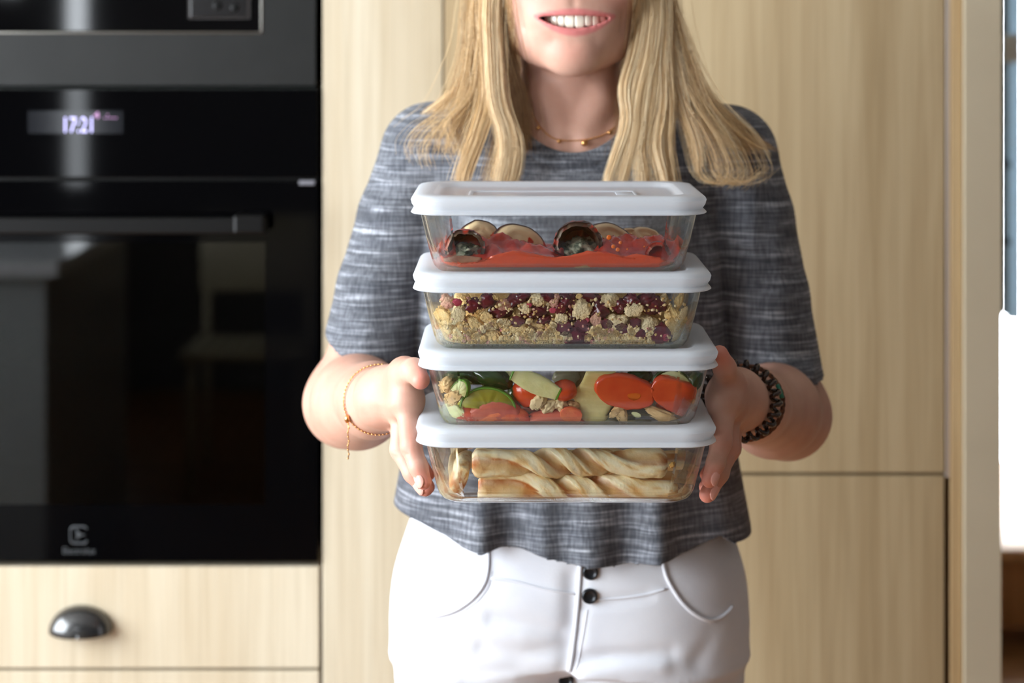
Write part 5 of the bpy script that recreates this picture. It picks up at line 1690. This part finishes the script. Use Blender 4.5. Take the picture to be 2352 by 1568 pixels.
def wedge(px, py, w, h, d, rot, label, skin, flesh, name='tomato_piece', cat='tomato piece', deep=.016, seed=0.0, lens=0.0, group=VG):
    """quarter of a round tomato: bulging skin outside, cut flesh on the flat side (a child)"""
    c = Q(2, px, py, d); s_ = sc(c.y)
    A, Bq = w / 2 / s_, h / 2 / s_
    R = Euler(rot).to_matrix()
    nu, nv = 28, 14
    def pt(u, v, k):
        # u along the piece, v from one cut edge to the other
        x = math.sin(u) * 1.0; rr_ = max(.0, math.cos(u)) ** .75
        y = -math.sin(v) * deep * rr_ * k; z = math.cos(v) * rr_
        wob = 1 + .07 * fbm((x * 1.3, z * 1.3, y * 60), 1.5, seed) + .02 * fbm((x * 5, z * 5, 0), 1.5, seed)
        return c + R @ Vector((x * A * wob, y, z * Bq * wob + lens * x * x * Bq))
    vv = [pt(-math.pi / 2 + math.pi * i / nu, math.pi * j / nv, 1) for i in range(nu + 1) for j in range(nv + 1)]
    ff = [[i * (nv + 1) + j, (i + 1) * (nv + 1) + j, (i + 1) * (nv + 1) + j + 1, i * (nv + 1) + j + 1] for i in range(nu) for j in range(nv)]
    o = link(name, clampdish(2, vv, .0004), ff, M[skin])
    tag(o, label, cat, group)
    vv = []
    for i in range(nu + 1):
        for j in range(nv + 1):
            p0 = pt(-math.pi / 2 + math.pi * i / nu, 0, 1); p1 = pt(-math.pi / 2 + math.pi * i / nu, math.pi, 1)
            t = j / nv
            vv.append(p0.lerp(p1, t) + R @ Vector((0, .0035 * math.sin(t * math.pi) + .0012 * fbm((i * .4, j * .4, 0), 1, seed), 0)))
    link('flesh', clampdish(2, vv, .0004), [q[::-1] for q in ff], M[flesh], o)
    return o
def lump3(px, py, w, h, d, m, seed, name, label, cat, amp=.3, freq=1.6, rot=0.0, deep=None, power=1.0):
    p = Q(2, px, py, d); s_ = sc(p.y)
    v, f = blob(p, (w / 2 / s_, deep or min(w, h) * .45 / s_, h / 2 / s_), rot=(0, rot, 0), amp=amp, freq=freq, sub=4, seed=seed, power=power)
    o = link(name, clampdish(2, v, .0005), f, M[m])
    return tag(o, label, cat, VG)
# back row
half_disc(1062, 864, 92, 26, .020, (.3, .05, .1), 'courgette_piece', 'green courgette piece under the lid at the upper left of the vegetables', 'courgette piece', 'cour', 'cour_skin', thick=.012, rimw=.5)
lump3(1132, 868, 96, 50, .020, 'cour_skin', 3.1, 'courgette_piece', 'dark green courgette chunk, skin outward, upper left of the vegetables', 'courgette piece', amp=.1, rot=.35)
lump3(1172, 862, 40, 34, .026, 'cour', 5.5, 'courgette_piece', 'pale yellow courgette piece tucked under the lid left of the long slice', 'courgette piece', amp=.15)
lump3(1300, 866, 60, 44, .050, 'onion', 6.1, 'onion_piece', 'pale onion piece at the back under the middle of the lid', 'onion piece', amp=.2)
lump3(1325, 872, 70, 60, .060, 'aubflesh', 6.6, 'aubergine_piece', 'grey-brown aubergine piece at the back left of the cream strip', 'aubergine piece', amp=.2)
lump3(1470, 866, 60, 40, .050, 'cour_skin', 7.4, 'courgette_piece', 'dark green courgette piece behind the two big tomatoes', 'courgette piece', amp=.15)
lump3(1210, 905, 90, 60, .045, 'cour_skin', 7.9, 'courgette_piece', 'dark green courgette piece behind the cherry tomato wedge', 'courgette piece', amp=.15)
lump3(1410, 920, 90, 90, .050, 'aubflesh', 8.2, 'aubergine_piece', 'dark aubergine piece deep behind the big red tomato', 'aubergine piece', amp=.2)
lump3(1550, 930, 90, 60, .050, 'tom', 8.9, 'tomato_piece', 'red tomato piece deep behind the right-hand tomato', 'tomato piece', amp=.15)
lump3(1100, 930, 120, 70, .045, 'olive', 9.3, 'courgette_piece', 'olive green courgette piece deep behind the left tomato wedges', 'courgette piece', amp=.2)
lump3(1260, 950, 120, 60, .045, 'tom_pink', 9.9, 'tomato_piece', 'cooked tomato piece deep behind the small garlic pieces', 'tomato piece', amp=.2)
# front row
half_disc(1062, 888, 42, 34, .006, (0, .5, -.3), 'courgette_piece', 'small pale courgette piece with green rim at the far left', 'courgette piece', 'cour', 'cour_rim', thick=.008)
lump3(1040, 912, 52, 30, .003, 'nut', 12.0, 'walnut_piece', 'tan walnut piece at the far left of the vegetables', 'walnut piece', amp=.5, freq=2.6, rot=-.6)
lump3(1026, 882, 26, 34, .008, 'nut', 12.7, 'walnut_piece', 'light tan walnut crumb above the walnut piece at the far left', 'walnut piece', amp=.5, freq=2.6, rot=.4)
lump3(1032, 950, 66, 52, .002, 'cour', 13.2, 'courgette_piece', 'pale whitish courgette chunk at the lower left corner', 'courgette piece', amp=.14)
half_disc(1122, 915, 132, 50, .008, (0, .08, 0), 'courgette_piece', 'olive half-round courgette slice arching over the left tomato', 'courgette piece', 'olive', 'cour_rim', thick=.009, rimw=.03)
wedge(1128, 945, 142, 84, .012, (-.5, -.25, 0), 'dusky red tomato wedge, skin upward, at the lower left', 'tom_pink', 'tom_flesh', seed=1, lens=-.45)
wedge(1076, 957, 50, 52, .004, (0, .6, 0), 'orange tomato tip at the lower left beside the white courgette', 'tom', 'tom_flesh', seed=1.6, deep=.006)
wedge(1152, 962, 132, 58, .003, (.0, -.10, 0), 'orange tomato wedge, cut side to the glass, at the lower left', 'tom_flesh', 'tom_flesh', seed=2.2, deep=.008, lens=-.3)
def bar_slice(px, py, w, h, d, rot, label, flesh, rind):
    """long flat slice with a rind strip on each short end (children)"""
    c = Q(2, px, py, d); s_ = sc(c.y)
    A, Bq = w / 2 / s_, h / 2 / s_
    R = Euler(rot).to_matrix()
    def ringb(x, k):
        out = []
        for q in range(24):
            a = 2 * math.pi * q / 24
            e = .10 * math.cos(3 * x / A)
            out.append(c + R @ Vector((x, math.copysign(abs(math.sin(a)) ** .5, math.sin(a)) * .0045 * k, math.copysign(abs(math.cos(a)) ** .5, math.cos(a)) * Bq * (k + e))))
        return out
    b = MB()
    xs_ = [-.965, -.95, -.8, -.4, 0, .4, .8, .95, .965]
    b.rings([ringb(x * A, .80 if abs(x) > .96 else .92 - .22 * abs(x) ** 3) for x in xs_])
    b.v = [tuple(p) for p in clampdish(2, b.v, .0004)]
    o = b.build('courgette_piece', M[flesh]); tag(o, label, 'courgette piece', VG)
    for sg in (-1, 1):
        b = MB()
        b.rings([ringb(sg * x * A, k) for x, k in ((.966, .74), (.968, .80), (1.02, .76), (1.04, .62))][::sg])
        b.v = [tuple(p) for p in clampdish(2, b.v, .0003)]
        b.build('skin', M[rind], o)
bar_slice(1230, 881, 116, 46, .004, (0, .42, 0), 'long pale courgette slice with green tips, slanting down under the lid', 'cour', 'cour_rim')
wedge(1214, 897, 72, 72, .016, (0, .75, .1), 'bright red cherry tomato wedge left of the long pale slice', 'tom', 'tom_flesh', seed=3.1, deep=.012)
wedge(1296, 896, 58, 50, .012, (0, -.1, 0), 'red tomato piece right of the long pale slice', 'tom', 'tom_flesh', seed=3.7, deep=.012)
for i, (px, py, w, h, ro) in enumerate([(1236, 922, 30, 42, .5), (1262, 932, 40, 26, -.5), (1284, 926, 40, 34, .4), (1312, 932, 36, 28, .2)]):
    lump3(px, py, w, h, .004 + .002 * i, 'nut' if i == 3 else 'garlic', 20 + i * 1.3, 'garlic_piece', 'small cream garlic piece above the salmon tomato in the third container', 'garlic piece', amp=.4, freq=1.8, rot=ro)
wedge(1280, 966, 150, 56, .003, (0, .06, 0), 'salmon-coloured flat tomato piece in the middle bottom', 'tom_pink', 'tom_flesh', seed=4.4, deep=.009, lens=-.25)
wedge(1312, 950, 50, 34, .002, (0, .2, 0), 'round orange tomato scrap leaning on the cream strip', 'tom_flesh', 'tom_flesh', seed=4.9, deep=.006)
# big cream strip
p0, p1 = Q(2, 1380, 852, .008), Q(2, 1352, 976, .004)
b = MB()
rings = []
for i in range(15):
    t = i / 14
    c = p0.lerp(p1, t) + Vector((.0015 * math.sin(t * 3), .002 * math.sin(t * 4), 0))
    wd = (.0125 + .004 * math.sin(t * math.pi) + .006 * math.exp(-((t - .42) / .12) ** 2)) * (1 - .35 * t ** 4)
    ring = []
    for k in range(20):
        a = 2 * math.pi * k / 20
        sh_ = .006 * math.exp(-((t - .42) / .12) ** 2)
        ring.append(c + Vector((math.copysign(abs(math.cos(a)) ** .6, math.cos(a)) * wd + sh_ * (math.cos(a) > 0), math.sin(a) * .0035, .0008 * math.sin(k))))
    rings.append(ring)
b.rings(rings)
b.v = [tuple(p) for p in clampdish(2, b.v, .0005)]
o = b.build('courgette_strip', mat('cream_strip', S(226, 212, 150), .4, S(208, 190, 120), 90, stretch=(.25, 1, 1.6), bump=.3, bscale=140, bdist=.002, sss=.15, ssss=.004))
tag(o, 'broad cream peeled strip standing in the middle of the vegetables', 'courgette piece', VG)
wedge(1434, 896, 138, 82, .006, (0, .22, 0), 'big glossy red tomato right of the cream strip', 'tom', 'tom_flesh', seed=6.0, deep=.018)
p = Q(2, 1457, 906, .0); s_ = sc(p.y)
v, f = blob(p + Vector((0, .0006, 0)), (16 / s_, .0006, 14 / s_), amp=.04, sub=3)
o = link('oil_drop', clampdish(2, v, .0002), f, mat('amber_oil', S(214, 104, 30), .1, spec=.7)); tag(o, 'round amber oil drop on the glass before the big red tomato', 'drop')
wedge(1556, 908, 130, 80, .004, (0, .45, 0), 'red tomato piece at the right end against the glass', 'tom', 'tom_flesh', seed=7.0, deep=.016)
half_disc(1546, 866, 96, 40, .012, (0, .15, 0), 'courgette_piece', 'pale courgette slice with dark skin under the lid at the right', 'courgette piece', 'cour', 'cour_skin', thick=.01, rimw=.1)
lump3(1594, 872, 36, 46, .010, 'cour_skin', 31.0, 'courgette_piece', 'dark green courgette end under the lid in the right corner', 'courgette piece', amp=.12, rot=.3)
lump3(1400, 968, 46, 34, .004, 'onion', 32.0, 'onion_piece', 'translucent onion piece low beside the cream strip', 'onion piece', amp=.2)
lump3(1470, 968, 90, 36, .006, 'aubflesh', 33.0, 'aubergine_piece', 'soft grey-green aubergine piece on the dish floor at the right', 'aubergine piece', amp=.2)
lump3(1522, 952, 92, 22, .004, 'nut', 34.0, 'walnut_piece', 'long tan strip lying under the right-hand tomato', 'walnut piece', amp=.25, rot=.42, power=.75)
lump3(1427, 950, 22, 62, .002, 'nut', 35.0, 'walnut_piece', 'broken tan nut shard standing under the big red tomato', 'walnut piece', amp=.6, freq=2.4, rot=-.25)
lump3(1416, 944, 40, 16, .001, 'nut', 36.0, 'walnut_piece', 'thin tan nut sliver leaning under the big red tomato', 'walnut piece', amp=.4, rot=-.6)
lump3(1461, 951, 22, 9, .0, 'cour', 37.0, 'seed', 'cream seed stuck on the glass under the big red tomato', 'seed', amp=.1, rot=.3)
lump3(1522, 977, 30, 22, .001, 'nut', 38.0, 'walnut_piece', 'little pale cube at the bottom right of the vegetables', 'walnut piece', amp=.2, power=.7)
b = MB(); z0 = zfloor(2)
b.rings([ringd(2, z0 + .0003), ringd(2, z0 + .0008), ringd(2, z0 + .0020), ringd(2, z0 + .0028)])
o = b.build('vegetable_juice', solid_glass('vegetable_juice', (.92, .86, .72, 1), .5)); tag(o, 'clear cooking juice on the floor of the vegetable container', 'juice', kind='stuff')

# ------------------------------------------------------------------ 4: twisted puff pastry sticks
M['pastry'] = mat('puff_pastry', S(248, 224, 166), .36, S(234, 188, 112), 60, detail=5, lo=.40, hi=.72, bump=.5, bscale=200, bdist=.002, spec=.5, sss=.1, ssss=.004,
                  masks=(('brown', S(186, 106, 44), 1.0), ('pale', S(254, 242, 206), .9)))
TG = 'twisted pastry sticks in the lowest container'
def twist(A, Bv, hw, th, turns, ph, label, seed, up=Vector((0, 0, 1)), taper=.8, n=64, brown=1.0):
    A, Bv = Vector(A), Vector(Bv)
    ax = (Bv - A).normalized()
    u = (up - ax * up.dot(ax)).normalized(); w = ax.cross(u)
    K = 32
    rings, br, pl = [], [], []
    for i in range(n + 1):
        t = i / n
        # flat tabs at both ends, twist in the middle
        tt = min(max((t - .14) / .72, 0), 1); tt = tt * tt * (3 - 2 * tt)
        phi = ph + turns * 2 * math.pi * tt
        endk = max(0, 1 - min(t, 1 - t) / .035)
        sw = hw * (1 - .45 * endk ** 2) * (1 + .10 * math.cos(2 * math.pi * 2 * t + seed) + .14 * max(0, abs(t - .5) * 2 - .55))
        thk = th * (.62 + .38 * math.sin(math.pi * min(max((t - .02) / .96, 0), 1)) ** .6) * (1 - .3 * endk ** 2)
        c = A.lerp(Bv, t) + w * .0015 * math.sin(t * 7 + seed)
        ring = []
        for k in range(K):
            a = 2 * math.pi * k / K
            ca, sa = math.cos(a), math.sin(a)
            x = math.copysign(abs(ca) ** .75, ca) * sw
            grv = math.exp(-(ca / .30) ** 2)
            y = math.copysign(abs(sa) ** .75, sa) * thk * (1 - .50 * grv * (1 - endk) * math.sin(math.pi * min(max((t - .06) / .88, 0), 1)) ** .5)
            d_ = 1 + .07 * fbm((t * 9, ca * 1.4, sa * 1.4), 1.4, seed) + .03 * fbm((t * 30, ca * 4, sa * 4), 1.4, seed)
            ring.append(c + (u * (x * math.cos(phi) - y * math.sin(phi)) + w * (x * math.sin(phi) + y * math.cos(phi))) * d_)
            nz_ = fbm((t * 7, ca * 1.2, sa * 1.2), 1.7, seed + 4)
            br.append(min(1, max(0, (math.exp(-((ca - .30) / .15) ** 2) * .95 + .35 * grv + .9 * max(0, nz_ - .2) + .6 * endk) * brown)))
            pl.append(min(1, max(0, .6 - 1.6 * nz_)) * (1 - grv))
        rings.append(ring)
    b = MB(); b.rings(rings)
    b.v = [tuple(p) for p in clampdish(3, b.v, .0005)]
    o = b.build('pastry_twist', M['pastry'])
    attr(o, 'brown', br); attr(o, 'pale', pl)
    return tag(o, label, 'pastry stick', TG)
ci = 3
twist(Q(3, 1084, 1062, .017), Q(3, 1532, 1062, .017), .0122, .0100, 1.35, .10, 'upper front twisted pastry stick, lying straight along the glass', 1.0)
twist(Q(3, 1098, 1118, .012), Q(3, 1556, 1122, .012), .0118, .0100, 1.25, -.25, 'lower front twisted pastry stick, resting on the dish floor', 2.6)
pA = Q(3, 1056, 1110, .012); twist(pA, pA + Vector((-.005, .130, .024)), .0118, .0108, .75, .4, 'pastry stick at the left end pointing its browned tip at the glass', 3.9, brown=1.3)
twist(Q(3, 1105, 1060, .060), Q(3, 1600, 1058, .060), .0105, .0070, 1.2, .9, 'upper pastry stick in the second row back', 5.3, brown=1.2)
twist(Q(3, 1105, 1112, .058), Q(3, 1575, 1104, .058), .0105, .0070, 1.1, 1.7, 'lower pastry stick in the second row back', 6.1, brown=1.2)
twist(Q(3, 1110, 1075, .105), Q(3, 1596, 1075, .105), .0105, .0070, 1.2, .3, 'pastry stick farthest back in the lowest container', 7.7, brown=1.2)
M['flake'] = mat('pastry_flake', S(206, 160, 84), .5, S(176, 120, 56), 200)
for i, (px, py, w, h) in enumerate([(1226, 1147, 22, 9), (1248, 1148, 22, 9), (1238, 1141, 20, 6), (1352, 1142, 36, 22), (1366, 1146, 24, 16), (1545, 1068, 14, 12)]):
    p = Q(3, px, py, .003); s_ = sc(p.y)
    v, f = blob(p, (w / 2 / s_, .0022, h / 2 / s_), amp=.7, freq=2.5, sub=3, seed=i * 3.1)
    o = link('pastry_flake', clampdish(3, v, .0004), f, M['flake'])
    tag(o, 'small golden pastry flake fallen beside the twists in the lowest container', 'pastry flake', 'pastry flakes in the lowest container')

ORD = ['first', 'second', 'third', 'fourth', 'fifth', 'sixth', 'seventh', 'eighth', 'ninth', 'tenth', 'eleventh', 'twelfth', 'thirteenth', 'fourteenth', 'fifteenth', 'sixteenth', 'seventeenth', 'eighteenth', 'nineteenth', 'twentieth']
ORD += ['twenty-' + q for q in ORD[:9]] + ['thirtieth', 'thirty-first', 'thirty-second']
def number(grp, name, fmt):
    os_ = sorted([o for o in bpy.data.objects if o.get('group') == grp and o.name.split('.')[0] == name], key=lambda o: o.location.x)
    for i, o in enumerate(os_):
        o['label'] = fmt % ORD[i]
number(NG, 'crumble_lump', 'rough golden crumble lump, %s from the left in the cherry crumble')
number('cherries in the crumble', 'cherry', 'dark red baked cherry, %s from the left in the crumble')
number('pink berry pieces in the crumble', 'berry_piece', 'small pink burst cherry piece, %s from the left in the crumble')
number(TG.replace('twisted pastry sticks', 'pastry flakes'), 'pastry_flake', 'small golden pastry flake, %s from the left beside the pastry twists')
number('oil drops on the glass', 'oil_drop', 'tiny orange oil drop, %s from the left on the topmost dish glass')
number(VG, 'garlic_piece', 'small cream garlic piece, %s from the left above the salmon tomato')
